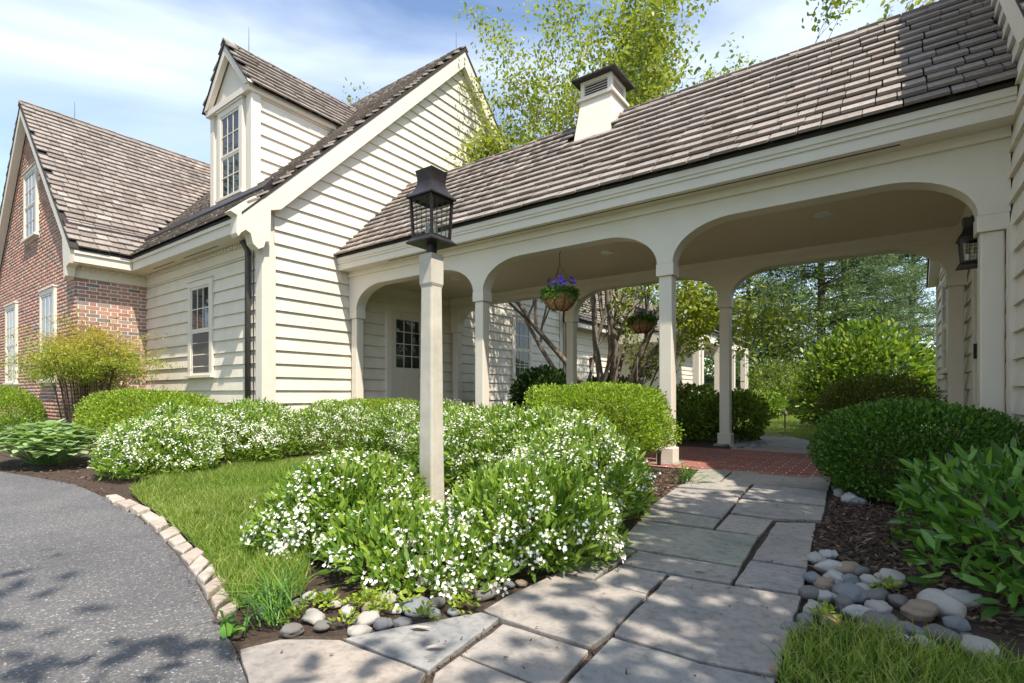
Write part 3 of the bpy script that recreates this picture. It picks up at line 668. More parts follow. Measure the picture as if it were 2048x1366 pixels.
o = link('brick_field', mesh(np.array(V), np.array(F), M['brick'], rnd=np.repeat(np.random.default_rng(4).random(len(V)//8), 6)), bwall); o['kind'] = 'stuff'
wroof = MB().prism([(wing_EX,3.245),(wing_EX,3.28),(wing_RX,WRZ),(2*wing_RX-wing_EX,3.28),(2*wing_RX-wing_EX,3.245),(wing_RX,WRZ-.08)], 'y', WY-.16, 8.0).build('roof', M['roofbase'], bw)
wl = math.hypot(1, WS); wlen = (wing_EX-wing_RX)*wl
def wing_test(a, b):
    Y = WY-.16+a; Z = 3.28+b*WS/wl; return Y < EY+(Z-EZ)/SL+.02
shingles(wroof, (wing_EX, WY-.16, 3.28), (0, 1, 0), (-1/wl, 0, WS/wl), 5.2, wlen, wing_test, 300, key=lambda x, y, z: -y-(x+12)*.2, seed=11)
shingles(wroof, (2*wing_RX-wing_EX, WY-.16, 3.28), (0, 1, 0), (1/wl, 0, WS/wl), 3.0, wlen, lambda a, b: True, 0, seed=12)
ridge_caps(wroof, (wing_RX, WY-.17, WRZ), (wing_RX, 7.3, WRZ))
rb = MB()
wk = lambda X, off: 3.245+(wing_EX-X)*WS-off
for sg in (1, -1):
    XX = lambda X: X if sg > 0 else 2*wing_RX-X
    rb.prism([(XX(wing_EX-.02), wk(wing_EX-.02,0)),(XX(wing_RX), wk(wing_RX,0)),(XX(wing_RX), wk(wing_RX,.24)),(XX(WX1-.12), wk(WX1-.12,.24)),(XX(WX1-.02), 2.78),(XX(WX1+.09), 2.83),(XX(WX1+.12), 2.98),(XX(wing_EX-.08), 3.02)], 'y', WY-.15, WY-.02)
rb.build('rake_board', M['trim'], bw)
f = MB(); f.box(wing_EX-.06, wing_EX-.03, WY-.1, EY+.05, 3.045, 3.245).box(wing_EX-.03, wing_EX-.004, WY-.1, EY+.03, 3.19, 3.245).box(WX1, wing_EX-.06, WY-.1, CY0, 3.046, 3.064); f.build('fascia', M['trim'], bw)
MB().box(WX1+.012, WX1+.035, WY-.0, CY0-.04, 2.83, 3.045).build('frieze', M['trim'], bw)
y = WY+.1
while y < CY0-.1:
    o = link('dentil', dn, bw); o.location = (WX1+.06, y, 3.0); y += .14
gt = MB(); gt.prism([(wing_EX-.40,3.28+.30),(wing_EX-.54,3.28+.45),(wing_EX-.54,3.28+.60),(wing_EX-.50,3.28+.60),(wing_EX-.38,3.28+.44)], 'y', WY-.14, 4.0); gt.build('roof_gutter', M['bronze'], bw)

# ------------------------------------------------------------------ breezeway
bz = thing('breezeway', 'cream arched breezeway with square columns and weathered shingle roof joining the two houses', 'breezeway')
YF, YB, XL, XR = 5.53, 8.05, CX+.022, .78
COLX = [-7.27, -4.53, -1.92, .68]
CAPT, CROWN, HT = 2.15, 2.54, .19
BEY, BEZ = 5.19, 3.03; BRY = (YF+YB)/2; BS = 1.035; BRZ = BEZ+(BRY-BEY)*BS
def arch_wall(yc):
    ya, yb = yc-HT/2, yc+HT/2; top = 2.95; mb = MB(); prof = []
    ends = [XL] + COLX[1:3] + [XR]
    for i in range(3):
        xl = COLX[i]+.085; xr = COLX[i+1]-.085; a = .62; b = CROWN-CAPT
        pts = [(xl+a-a*math.cos(t), CAPT+b*math.sin(t)) for t in np.linspace(0, math.pi/2, 15)] + [(xr-a+a*math.cos(t), CAPT+b*math.sin(t)) for t in np.linspace(math.pi/2, 0, 15)]
        prof += pts
    prof = [(XL, CAPT)] + prof + [(XR, CAPT)]
    n = len(prof); V = [(x, ya, z) for x, z in prof] + [(x, ya, top) for x, z in prof] + [(x, yb, z) for x, z in prof] + [(x, yb, top) for x, z in prof]; F = []
    for i in range(n-1):
        F += [(i, i+1, n+i+1, n+i), (2*n+i+1, 2*n+i, 3*n+i, 3*n+i+1), (i+1, i, 2*n+i, 2*n+i+1), (n+i, n+i+1, 3*n+i+1, 3*n+i)]
    return mb.add(V, F).build('arch_beam', M['trim'], bz)
for yc, sgn in ((YF, -1), (YB, 1)):
    arch_wall(yc)
    e = yc+sgn*HT/2
    a, b = sorted((e, e+sgn*.018)); MB().box(XL, XR, a, b, 2.715, 2.945).build('frieze', M['trim'], bz)
    a, b = sorted((e+sgn*.018, e+sgn*.036)); MB().box(XL, XR, a, b, 2.715, 2.745).build('moulding', M['trim'], bz)
    for i, cx in enumerate(COLX):
        c = MB(); h = .0725
        full = i in (1, 2)
        c.box(cx-h, cx+h, yc-h, yc+h, .0, 2.02)
        c.build('column', M['trim'], bz, bevel=.012)
        MB().box(cx-.095, cx+.095, yc-.097, yc+.097, 2.02, CAPT-.001).build('capital', M['trim'], bz, bevel=.004)
        if full:
            MB().box(cx-.095, cx+.095, yc-.095, yc+.095, .0, .165).build('plinth', M['trim'], bz, bevel=.008)
            MB().box(cx-.14, cx+.14, yc-.14, yc+.14, -.03, .004).build('footing', M['flag'], bz, bevel=.006)
    # crown on the inner side
    s2 = -sgn; e2 = yc+s2*HT/2
    pr = [(e2, 2.70),(e2, 2.56),(e2+s2*.015, 2.56),(e2+s2*.03, 2.60),(e2+s2*.08, 2.66),(e2+s2*.10, 2.70)]
    MB().prism(pr if s2 > 0 else pr[::-1], 'x', XL, XR).build('crown_moulding', M['trim'], bz)
    # eave
    ey = BEY if sgn < 0 else 2*BRY-BEY
    f = MB(); q = lambda t0, t1: sorted((ey-sgn*t0, ey-sgn*t1))
    a, b = q(.03, .055); f.box(XL, XR, a, b, 2.80, 2.995); a, b = q(.002, .03); f.box(XL, XR, a, b, 2.935, 2.995); a, b = q(.015, .03); f.box(XL, XR, a, b, 2.90, 2.935)
    a, b = sorted((ey-sgn*.055, e+sgn*.018)); f.box(XL, XR, a, b, 2.80, 2.82); f.build('fascia', M['trim'], bz)
    if sgn < 0: MB().box(-6.2, .1, BEY+.10, BEY+.115, 2.795, 2.803).build('soffit_vent', M['bronze'], bz)
MB().box(XL, XR, YF+HT/2-.01, YB-HT/2+.01, 2.70, 2.73).build('ceiling', M['bead'], bz)
for X_, s_ in ((XL, 1), (XR, -1)):
    pr = [(X_, 2.695),(X_, 2.56),(X_+s_*.03, 2.60),(X_+s_*.08, 2.66),(X_+s_*.10, 2.695)]
    MB().prism(pr if s_ < 0 else pr[::-1], 'y', YF+HT/2+.1, YB-HT/2-.1).build('crown_moulding', M['trim'], bz)
broof = MB().prism([(BEY,BEZ-.035),(BEY,BEZ),(BRY,BRZ),(2*BRY-BEY,BEZ),(2*BRY-BEY,BEZ-.035),(BRY,BRZ-.08)], 'x', CX+.028, XR+.015).build('roof', M['roofbase'], bz)
bl = math.hypot(1, BS); blen = (BRY-BEY)*bl
CUX = -3.3
btest = lambda a, b: not (abs(CX+.03+a-CUX) < .27 and BEY+b/bl > BRY-.42)
shingles(broof, (CX+.03, BEY-.02, BEZ-.02), (1, 0, 0), (0, 1/bl, BS/bl), XR-.025-CX, blen+.02, btest, 300, key=near, seed=21, exposure=.178)
shingles(broof, (CX+.03, 2*BRY-BEY, BEZ), (1, 0, 0), (0, -1/bl, BS/bl), XR-.02-CX, blen, lambda a, b: True, 0, seed=22)
ridge_caps(broof, (CX+.05, BRY, BRZ), (CUX-.3, BRY, BRZ)); ridge_caps(broof, (CUX+.3, BRY, BRZ), (XR, BRY, BRZ))
for cx in (-5.9, -3.1, -.55):
    l = MB().lathe([(.085,-.012),(.085,0),(.06,0)], (cx, 6.5, 2.70), 20).build('ceiling_light', M['white_plastic'], bz)
    MB().lathe([(.058,-.006),(.058,.004)], (cx, 6.5, 2.70), 20).build('lens', M['candle'], l)
# cupola
cu = MB(); s = .24
cu.hexa([(CUX-s-.03,BRY-s-.16,BRZ-.42),(CUX+s+.03,BRY-s-.16,BRZ-.42),(CUX+s+.03,BRY+s+.16,BRZ-.42),(CUX-s-.03,BRY+s+.16,BRZ-.42),(CUX-s,BRY-s,BRZ+.24),(CUX+s,BRY-s,BRZ+.24),(CUX+s,BRY+s,BRZ+.24),(CUX-s,BRY+s,BRZ+.24)])
cup = cu.build('cupola', M['trim'], bz)
MB().box(CUX-s-.04, CUX+s+.04, BRY-s-.04, BRY+s+.04, BRZ+.24, BRZ+.285).build('cornice', M['trim'], cup)
MB().box(CUX-s+.05, CUX+s-.05, BRY-s+.05, BRY+s-.05, BRZ+.285, BRZ+.50).build('louvre_back', M['twig'], cup)
p = MB()
for sx in (-1, 1):
    for sy in (-1, 1): MB().box(CUX+sx*(s-.03)-.03, CUX+sx*(s-.03)+.03, BRY+sy*(s-.03)-.03, BRY+sy*(s-.03)+.03, BRZ+.285, BRZ+.52).build('corner_post', M['trim'], cup)
MB().box(CUX-s+.06, CUX+s-.06, BRY-s, BRY-s+.04, BRZ+.47, BRZ+.519).build('rail', M['trim'], cup); MB().box(CUX+s-.04, CUX+s, BRY-s+.06, BRY+s-.06, BRZ+.47, BRZ+.519).build('rail', M['trim'], cup)
for k in range(5):
    z = BRZ+.30+k*.036
    MB().hexa([(CUX-s+.06,BRY-s,z),(CUX+s-.06,BRY-s,z),(CUX+s-.06,BRY-s+.05,z+.03),(CUX-s+.06,BRY-s+.05,z+.03),(CUX-s+.06,BRY-s,z+.008),(CUX+s-.06,BRY-s,z+.008),(CUX+s-.06,BRY-s+.05,z+.038),(CUX-s+.06,BRY-s+.05,z+.038)]).build('louvre', M['trim'], cup)
    MB().hexa([(CUX+s-.05,BRY-s+.06,z+.03),(CUX+s,BRY-s+.06,z),(CUX+s,BRY+s-.06,z),(CUX+s-.05,BRY+s-.06,z+.03),(CUX+s-.05,BRY-s+.06,z+.038),(CUX+s,BRY-s+.06,z+.008),(CUX+s,BRY+s-.06,z+.008),(CUX+s-.05,BRY+s-.06,z+.038)]).build('louvre', M['trim'], cup)
MB().square_lathe([(s+.10,0),(s+.10,.025),(s+.06,.05),(.02,.16)], (CUX, BRY, BRZ+.52)).build('cupola_roof', M['bronze'], cup)

# ------------------------------------------------------------------ right house
rh = thing('house', 'cream clapboard house wall with glazed door and lantern at the end of the breezeway', 'house')
HX, HY0, HY1, HE, HEZ, HR = .8, 4.2, 12.2, 3.85, 2.75, 8.05
hz = lambda Y: HEZ-.1+(Y-HE)*1.04 if Y < HR else HEZ-.1+(HR-HE)*1.04-(Y-HR)*1.04
hwall = MB().prism([(HY0,-.05),(HY1,-.05),(HY1,hz(HY1)),(HR,hz(HR)),(HY0,hz(HY0))], 'x', HX+.004, 8.5).build('wall', M['siding'], rh)
z = 0
while z < hz(HR)-.2:
    a0 = HE+(z-HEZ+.1)/1.04; a1 = 2*HR-a0; b0 = HE+(z+EXP-HEZ+.1)/1.04; b1 = 2*HR-b0
    board(hwall, M['siding'], 'x', -1, HX, max(a0, HY0), min(a1, HY1-.1), max(b0, HY0), min(b1, HY1-.1), z+.002, z+EXP); z += EXP
MB().box(HX-.045, HX+.02, HY1-.1, HY1+.03, -.03, 4.2).build('corner_board', M['trim'], rh)
MB().box(HX-.05, HX+.02, 5.27, 5.40, -.03, 2.02).build('corner_board', M['trim'], rh)
ry = MB(); rk2 = lambda Y, o_: HEZ-.035+(Y-HE)*1.04-o_
ry.prism([(HE,rk2(HE,0)),(HR,rk2(HR,0)),(HR,rk2(HR,.3)),(HE+.4,rk2(HE+.4,.3))], 'x', HX-.16, HX-.006); ry.prism([(HR,rk2(HR,0)),(2*HR-HE,rk2(HE,0)),(2*HR-HE-.4,rk2(HE+.4,.3)),(HR,rk2(HR,.3))], 'x', HX-.16, HX-.006); ry.build('rake_board', M['trim'], rh)
hroof = MB().prism([(HE,HEZ-.035),(HE,HEZ),(HR,HEZ+(HR-HE)*1.04),(2*HR-HE,HEZ),(2*HR-HE,HEZ-.035),(HR,HEZ+(HR-HE)*1.04-.08)], 'x', HX-.18, 8.7).build('roof', M['roofbase'], rh)
hl = math.hypot(1, 1.04)
for sg in (1, -1): shingles(hroof, (HX-.18, HR-sg*(HR-HE), HEZ), (1, 0, 0), (0, sg/hl, 1.04/hl), 8.8, (HR-HE)*hl, lambda a, b: True, 0, seed=31)
window(rh, 'x', -1, HX, 10.0, 10.95, 1.1, 2.6, 2, 3)
fd = MB(); D0, D1 = 5.98, 7.10
fd.box(HX-.075, HX+.02, D0, D0+.11, .1, 2.46).box(HX-.075, HX+.02, D1-.11, D1, .1, 2.46).box(HX-.074, HX+.02, D0+.11, D1-.11, 2.35, 2.46).box(HX-.08, HX+.02, D0, D1, .02, .1)
fd.build('door_frame', M['trim'], rh)
d = MB(); d.box(HX-.055, HX+.01, D0+.115, D0+.24, .1, 2.35).box(HX-.055, HX+.01, D1-.24, D1-.115, .1, 2.35).box(HX-.055, HX+.01, D0+.24, D1-.24, .1, .34).box(HX-.055, HX+.01, D0+.24, D1-.24, 2.2, 2.35)
gd = d.build('door', M['trim'], rh); MB().box(HX-.044, HX+.01, D0+.24, D1-.24, .34, 2.2).build('pane', M['glass'], gd)
MB().box(HX-.08, HX-.055, D1-.20, D1-.16, 1.1, 1.25).build('handle', M['black'], gd); MB().tube([(HX-.05,D0+.18,1.16),(HX-.11,D0+.18,1.16),(HX-.11,D0+.29,1.16)], .011, 8).build('handle', M['black'], gd)

# ------------------------------------------------------------------ rear wing with porch
rw = thing('porch_house', 'low cream rear wing with shingle roof and columned porch beyond the breezeway', 'house')
RWX = -7.3
rwall = MB().box(-13, RWX-.004, 12.6, 26, -.05, 2.75).build('wall', M['siding'], rw)
for k in range(13): board(rwall, M['siding'], 'x', 1, RWX, 13.1, 26, 13.1, 26, k*.2+.002, k*.2+.2)
MB().box(RWX-.1, RWX+.05, 12.62, 13.08, -.03, 2.7).build('brick_pier', M['brick'], rw)
rr = MB().prism([(RWX+.45,2.72),(RWX+.45,2.78),(-10,5.4),(-12.9,2.78),(-10,5.3)], 'y', 12.56, 26.3).build('roof', M['roofbase'], rw)
q = (-10-(RWX+.45)); ql = math.hypot(1, 2.62/q); vl = abs(q)*ql
shingles(rr, (RWX+.45, 12.58, 2.78), (0, 1, 0), (-1/ql, 0, -2.62/q/ql), 13.6, vl, lambda a, b: True, 0, seed=41, exposure=.2)
MB().box(RWX+.38, RWX+.43, 12.58, 15.3, 2.6, 2.73).build('fascia', M['trim'], rw)
pr_ = MB().prism([(-4.4,2.62),(-4.4,2.70),(-7.1,3.75),(-7.1,3.6)], 'y', 15.4, 22.4).build('porch_roof', M['roofbase'], rw)
pl = math.hypot(1, 1.05/2.7); shingles(pr_, (-4.4, 15.4, 2.70), (0, 1, 0), (-1/pl, 0, 1.05/2.7/pl), 7.0, 2.7*pl, lambda a, b: True, 0, seed=42, exposure=.2)
f = MB(); f.box(-4.62, -4.45, 15.5, 22.3, 2.35, 2.64).box(-7.3, -4.62, 15.5, 15.66, 2.35, 2.64).box(-7.3, -4.62, 22.14, 22.3, 2.35, 2.64).box(-7.2, -4.64, 15.67, 22.13, 2.5, 2.53); f.build('porch_beam', M['trim'], rw)
for yy in (15.6, 15.95, 18.0, 20.0, 21.85, 22.2):
    MB().box(-4.63, -4.45, yy-.09, yy+.09, 0, 2.35).build('porch_column', M['trim'], rw)
MB().box(-7.3, -4.3, 15.3, 22.5, -.04, .03).build('porch_floor', M['flag'], rw)
window(rw, 'x', 1, RWX, 17.2, 18.4, .5, 2.2, 2, 3); window(rw, 'x', 1, RWX, 20, 21.2, .5, 2.2, 2, 3)
b = MB(); b.box(RWX+.02, RWX+.10, 14.0, 14.16, 1.55, 1.85); tag(b.build('wall_lantern', M['bronze']), 'small dark box lantern on the rear wing wall', 'lantern')

# ------------------------------------------------------------------ lanterns, baskets, small fittings
def candle_cluster(par, c, n, h):
    for k in range(n):
        a = 2*math.pi*k/n+.4; x, y = c[0]+.03*math.cos(a), c[1]+.03*math.sin(a)
        cn = MB().lathe([(.014,0),(.014,h*.6)], (x, y, c[2]), 10).build('candle', M['candle'], par)
        MB().lathe([(.006,h*.6),(.013,h*.7),(.014,h*.8),(.008,h*.95),(.001,h*1.08)], (x, y, c[2]), 10).build('bulb', M['clear'], cn, smooth=True)
def lantern(par, c, hb, ht, h, bars=(3, 2), name='frame', cap=.22):
    """tapered square lantern standing on c; hb/ht half sides at bottom/top of the glass"""
    x, y, z = c
    MB().square_lathe([(hb+.012,0),(hb+.036,.0),(hb+.036,.008),(hb+.012,.035)], (x, y, z)).build('base', M['bronze'], par)
    fr = MB(); z0, z1 = z+.035, z+.035+h; t = .008
    for sx in (-1, 1):
        for sy in (-1, 1):
            fr.hexa([(x+sx*hb-t,y+sy*hb-t,z0),(x+sx*hb+t,y+sy*hb-t,z0),(x+sx*hb+t,y+sy*hb+t,z0),(x+sx*hb-t,y+sy*hb+t,z0),(x+sx*ht-t,y+sy*ht-t,z1),(x+sx*ht+t,y+sy*ht-t,z1),(x+sx*ht+t,y+sy*ht+t,z1),(x+sx*ht-t,y+sy*ht+t,z1)])
    for zz, hh in ((z0, hb), (z1-.014, ht)):
        for sg in (-1, 1): fr.box(x-hh, x+hh, y+sg*hh-t*.8, y+sg*hh+t*.8, zz, zz+.014); fr.box(x+sg*hh-t*.8, x+sg*hh+t*.8, y-hh, y+hh, zz, zz+.014)
    w = .002
    for sg in (-1, 1):
        for i in range(1, bars[0]+1):
            f_ = -1+2*i/(bars[0]+1)
            fr.tube([(x+f_*hb,y+sg*(hb+.004),z0),(x+f_*ht,y+sg*(ht+.004),z1)], w, 5); fr.tube([(x+sg*(hb+.004),y+f_*hb,z0),(x+sg*(ht+.004),y+f_*ht,z1)], w, 5)
        for j in range(1, bars[1]+1):
            g_ = j/(bars[1]+1); hh = hb+(ht-hb)*g_; zz = z0+(z1-z0)*g_
            fr.tube([(x-hh,y+sg*(hh+.006),zz),(x+hh,y+sg*(hh+.006),zz)], w, 5); fr.tube([(x+sg*(hh+.006),y-hh,zz),(x+sg*(hh+.006),y+hh,zz)], w, 5)
    fr.build(name, M['bronze'], par)
    for sg in (-1, 1):
        MB().add([(x-hb,y+sg*hb,z0),(x+hb,y+sg*hb,z0),(x+ht,y+sg*ht,z1),(x-ht,y+sg*ht,z1)], [(0,1,2,3)]).build('pane', M['clear'], par)
        MB().add([(x+sg*hb,y-hb,z0),(x+sg*hb,y+hb,z0),(x+sg*ht,y+ht,z1),(x+sg*ht,y-ht,z1)], [(0,1,2,3)]).build('pane', M['clear'], par)
    n = 9; b_ = ht+.022; prof = [(b_, 0), (b_, .010)]
    for i in range(1, n+1):
        f_ = i/n; prof.append((b_*(.56+.44*max(0, 1-f_/.62)**2+.09*max(0, (f_-.55)/.45)**2), .010+cap*f_))
    MB().square_lathe(prof, (x, y, z1)).build('cap', M['bronze'], par, smooth=False)
    candle_cluster(par, (x, y, z0+.005), 2, h*.62)
pX, pY = gp(863, 1007); PH = CAM_H+(HOR-510)*3.5/FPX
lp = thing('lamp_post', 'weathered white square lamp post with dark metal lantern among white flowers', 'lamp post', loc=(pX, pY, 0))
MB().square_lathe([(.066,0),(.066,.02),(.062,.25),(.052,PH-.22),(.052,PH-.22)], (0, 0, 0)).build('post', M['post'], lp, bevel=.012)
MB().square_lathe([(.052,PH-.22),(.0585,PH-.20),(.0585,PH)], (0, 0, 0)).build('post_top', M['post'], lp, bevel=.004)
MB().lathe([(.037,PH),(.037,PH+.075)], (0, 0, 0), 16).build('collar', M['bronze'], lp)
lantern(lp, (0, 0, PH+.07), .086, .098, .27, cap=.18)
wl_ = thing('wall_lantern', 'dark metal candle lantern hung on the wall bracket beside the glazed door', 'lantern')
lantern(wl_, (.60, 5.85, 1.83), .065, .078, .2, bars=(2, 2), cap=.17)
MB().tube([(.60,5.85,2.25),(.60,5.85,2.27),(.70,5.85,2.12),(.765,5.85,2.12)], .006, 8).tube([(.765,5.85,2.14),(.765,5.85,1.86),(.72,5.85,1.80),(.66,5.85,1.83)], .006, 8).box(.765, .778, 5.80, 5.90, 1.9, 2.2).build('bracket', M['black'], wl_)
def basket(name, label, x, y, rim, hook, pans):
    t = thing(name, label, 'hanging basket', loc=(x, y, rim))
    n = 12; prof = [(.02, -.21)] + [(.20*math.sin(a)**.75, -.21*math.cos(a)) for a in np.linspace(.25, math.pi/2, n)]
    V = []; k = 40
    for r_, z_ in prof:
        for j in range(k): q = 1+.05*math.sin(j*1.9)+random.gauss(0, .02); V.append((r_*q*math.cos(2*math.pi*j/k), r_*q*math.sin(2*math.pi*j/k), z_+random.gauss(0, .004)))
    MB().add(V, [(i*k+j, i*k+(j+1) % k, (i+1)*k+(j+1) % k, (i+1)*k+j) for i in range(len(prof)-1) for j in range(k)]+[tuple(range(k-1,-1,-1))]).build('coir_liner', M['coir'], t, smooth=True)
    wr = MB(); wr.tube([(.207*math.cos(a), .207*math.sin(a), 0) for a in np.linspace(0, 2*math.pi, 25)], .006, 6)
    for j in range(9):
        a = 2*math.pi*j/9; wr.tube([(.21*math.sin(b)**.75*math.cos(a), .21*math.sin(b)**.75*math.sin(a), -.222*math.cos(b)) for b in np.linspace(.2, math.pi/2, 7)], .0045, 5)
    wr.build('wire_frame', M['black'], t)
    ch = MB(); top = hook-rim
    for j in range(3):
        a = 2*math.pi*j/3+.5; ch.tube([(.2*math.cos(a), .2*math.sin(a), 0), (0, 0, top-.16)], .0025, 5)
    ch.tube([(0,0,top-.16),(0,0,top-.03),(.015,0,top-.015),(0,0,top)], .004, 6); ch.build('chain', M['black'], t)
    MB().lathe([(.19,-.03),(.19,-.015),(.05,-.01)], (0,0,0), 20).build('soil', M['soil'], t)
    m = 1500; a = rng.random(m)*6.28; rr = .22*np.sqrt(rng.random(m)); P = np.column_stack([rr*np.cos(a), rr*np.sin(a), .10*rng.random(m)*(1.1-rr/.3)-.01]); lowm = rng.random(m) < .25
    P[lowm] = np.column_stack([.215*np.cos(a[lowm]), .215*np.sin(a[lowm]), -.10*rng.random(lowm.sum())])
    D = unit(np.column_stack([np.cos(a)*rr, np.sin(a)*rr, .1+.2*rng.random(m)])+rng.normal(size=(m, 3))*.25); leaves('foliage', M['l_boxdark' if 0 else 'l_laurel'], t, P, D, rng.normal(size=(m, 3))*.5+[0,0,1], .045, .02)
    g = pans; a = rng.random(g)*6.28; rr = .20*np.sqrt(rng.random(g)); C = np.column_stack([rr*np.cos(a), rr*np.sin(a), .08+.09*rng.random(g)])
    flower_clusters(t, 'pansy', C, unit(np.column_stack([np.cos(a), np.sin(a)-.5, np.full(g, .5)])), g*2, .034, .012, 1, 5)
    return t
basket('hanging_basket', 'coir basket of purple pansies hanging under the front middle arch', -3.3, 5.56, 2.0, CROWN-.002, 26)
basket('hanging_basket', 'dark coir basket of purple pansies hanging under the rear arch', -3.22, 8.05, 1.95, CROWN-.002, 14)
sc_ = thing('security_camera', 'small white dome security camera on the wall under the breezeway', 'camera', loc=(CX+.03, 7.62, 2.42))
MB().lathe([(.045,0),(.045,.025)], (.04,0,.03), 16).build('mount', M['white_plastic'], sc_); MB().lathe([(.042,-.05),(.05,-.02),(.045,.03)], (.05,0,0), 16).build('body', M['white_plastic'], sc_, smooth=True)
MB().lathe([(.022,0),(.02,.012)], (0,0,0), 12).build('lens', M['black'], sc_).matrix_local = Matrix.Translation((.085,-.02,-.02)) @ Matrix.Rotation(R(100), 4, 'Y')
for i, (x, y, z, wh) in enumerate([(DM, DY+.3, DA+.08, 'dormer'), (wing_RX, 3.6, WRZ, 'brick wing'), (CX-.1, RY, RZ, 'cottage gable')]):
    tag(MB().tube([(x, y, z), (x, y, z+.45)], [.006, .003], 6).build('lightning_rod', M['bronze']), 'thin lightning rod standing on the %s ridge' % wh, 'lightning rod')
lx, ly = gp(1570, 858)
pl_ = thing('path_light', 'small dark mushroom path light in the lawn beyond the breezeway', 'path light', loc=(lx, ly, 0))
MB().tube([(0,0,-.02),(0,0,.36)], .014, 8).build('stem', M['black'], pl_); MB().lathe([(.075,.33),(.06,.36),(.02,.40),(.005,.41)], (0,0,0), 16).build('shade', M['bronze'], pl_)
ux, uy = gp(1318, 930)
tag(MB().lathe([(.02,0),(.022,.12),(.028,.125),(.026,.15),(.008,.16)], (ux, uy, 0), 12).build('water_tap_stub', M['bronze']), 'short dark metal pipe stub beside the front column plinth', 'pipe')

# ------------------------------------------------------------------ trees
def grow(mb, p, d, ln, r, lev, tips, g, split=(2, 4), curve=.25, up=.12, shrink=.68, maxlev=4, k=7):
    p = np.array(p, float); d = np.array(d, float); n = 4; pts = [p.copy()]; rad = [r]
    for i in range(n):
        d = d + g.normal(size=3)*curve*.35 + np.array([0, 0, up*.4]); d /= np.linalg.norm(d); p = p+d*ln/n; pts.append(p.copy()); rad.append(r*(1-.42*(i+1)/n))
    mb.tube(pts, rad, max(4, k-lev), cap=False)
    if lev >= maxlev-1: tips.extend((q, d) for q in pts[1:])
    if lev >= maxlev: return
    for s in range(g.integers(split[0], split[1]+1)):
        i = g.integers(1, n+1) if s else n; o = g.normal(size=3); o -= d*o.dot(d); o /= np.linalg.norm(o); sp = .35+.45*g.random()
        grow(mb, pts[i], d*math.cos(sp)+o*math.sin(sp), ln*shrink*(.75+.5*g.random()), rad[i]*.68, lev+1, tips, g, split, curve, up, shrink, maxlev, k)
def tree(name, label, base, stems, mat, bark, nleaf, Ln, Wd, seed, spread=.22, group=None, prune=False, hi=99, **kw):
    t = thing(name, label, 'tree', group, (*base, 0)); g = np.random.default_rng(seed); mb = MB(); tips = []
    for (dx, dy, dz, ln, r) in stems: grow(mb, (dx*.12, dy*.12, -.05), (dx, dy, dz), ln, r, 0, tips, g, **kw)
    mb.build('trunk', M[bark], t, smooth=True)
    T = np.array([a for a, b in tips]); TD = np.array([b for a, b in tips]); w_ = np.where(T[:, 2] > hi, 3.5, 1.0); idx = g.choice(len(T), nleaf, p=w_/w_.sum())
    P = T[idx]+g.normal(size=(nleaf, 3))*spread*.5
    if prune: P = P[(P[:, 0]+base[0]) > .42*(P[:, 1]+base[1])]; idx = idx[:len(P)]; nleaf = len(P)
    D = unit(TD[idx]*.4+g.normal(size=(nleaf, 3))*.8+np.array([0,0,-.25]))
    L_ = Ln*(.6+.7*g.random(nleaf)); leaves('crown', M[mat], t, P, D, g.normal(size=(nleaf, 3))*.7+np.array([0,0,1]), L_, L_*Wd/Ln, fold=.25, two=True); return t
mx_, my_ = -4.55, 9.9
tree('magnolia_tree', 'multi-stemmed tree with yellow-green leaves rising behind the breezeway roof', (mx_, my_),
     [(-.98,-.02,1,3.5,.07),(.95,-.15,1,1.55,.03),(.45,-.5,1,1.6,.03),(-.62,.02,1,3.7,.075),(-.40,-.12,1,3.9,.085),(-.16,.16,1,4.0,.08),(.04,-.10,1,3.6,.075),(.30,.10,1,3.9,.08)], 'l_tree', 'bark', 60000, .095, .046, 78, spread=.24, hi=4.6, maxlev=5, shrink=.68, split=(2, 4), up=.13, curve=.26)
def pine(label, base, h, r, seed, n=42000, lo=.12, rad=3.6):
    t = thing('pine_tree', label, 'tree', 'pine trees beyond the garden', (*base, 0)); g = np.random.default_rng(seed); mb = MB()
    mb.tube([(g.normal()*.03, g.normal()*.03, z) for z in np.linspace(-.1, h, 9)], np.linspace(r, r*.25, 9), 9); C, CD = [], []
    z = h*lo
    while z < h*.97:
        for j in range(4):
            a = g.random()*6.28; l = rad*(1-.75*((z/h-lo)/(1-lo))**1.3)*(.6+.6*g.random()); pts = [np.array([0,0,z])]; d = np.array([math.cos(a), math.sin(a), .12])
            for i in range(5): d = d+g.normal(size=3)*.10; pts.append(pts[-1]+unit(d[None])[0]*l/5)
            mb.tube(pts, np.linspace(.045, .01, 6), 5, cap=False)
            for i in range(2, 6):
                for _ in range(4): C.append(pts[i]+g.normal(size=3)*[.3,.3,.12]); CD.append(d)
        z += .42
    mb.build('trunk', M['pinebark'], t, smooth=True); C = np.array(C); CD = np.array(CD); idx = g.integers(0, len(C), n)
    P = C[idx]+g.normal(size=(n, 3))*[.16,.16,.07]; D = unit(CD[idx]*.5+g.normal(size=(n, 3))+[0,0,.3]); leaves('crown', M['l_pine'], t, P, D, g.normal(size=(n, 3)), .22, .03, fold=.1, two=False); return t
for i, (b, h, r, s, lb) in enumerate([((-2.6,30),12.5,.26,1,'tall pine with a straight trunk above the viburnum'), ((-1.7,31),12,.22,2,'tall pine close beside the straight pine trunk'), ((1.3,38),13,.22,3,'slim dark pine near the house corner'), ((-5.6,28),9,.2,4,'bushy blue-green pine left of the tall pines'), ((-.6,41),13,.22,5,'dark pine standing behind the other pines')]):
    pine(lb, b, h, r, s, lo=.04 if i == 3 else .16, rad=4.2)
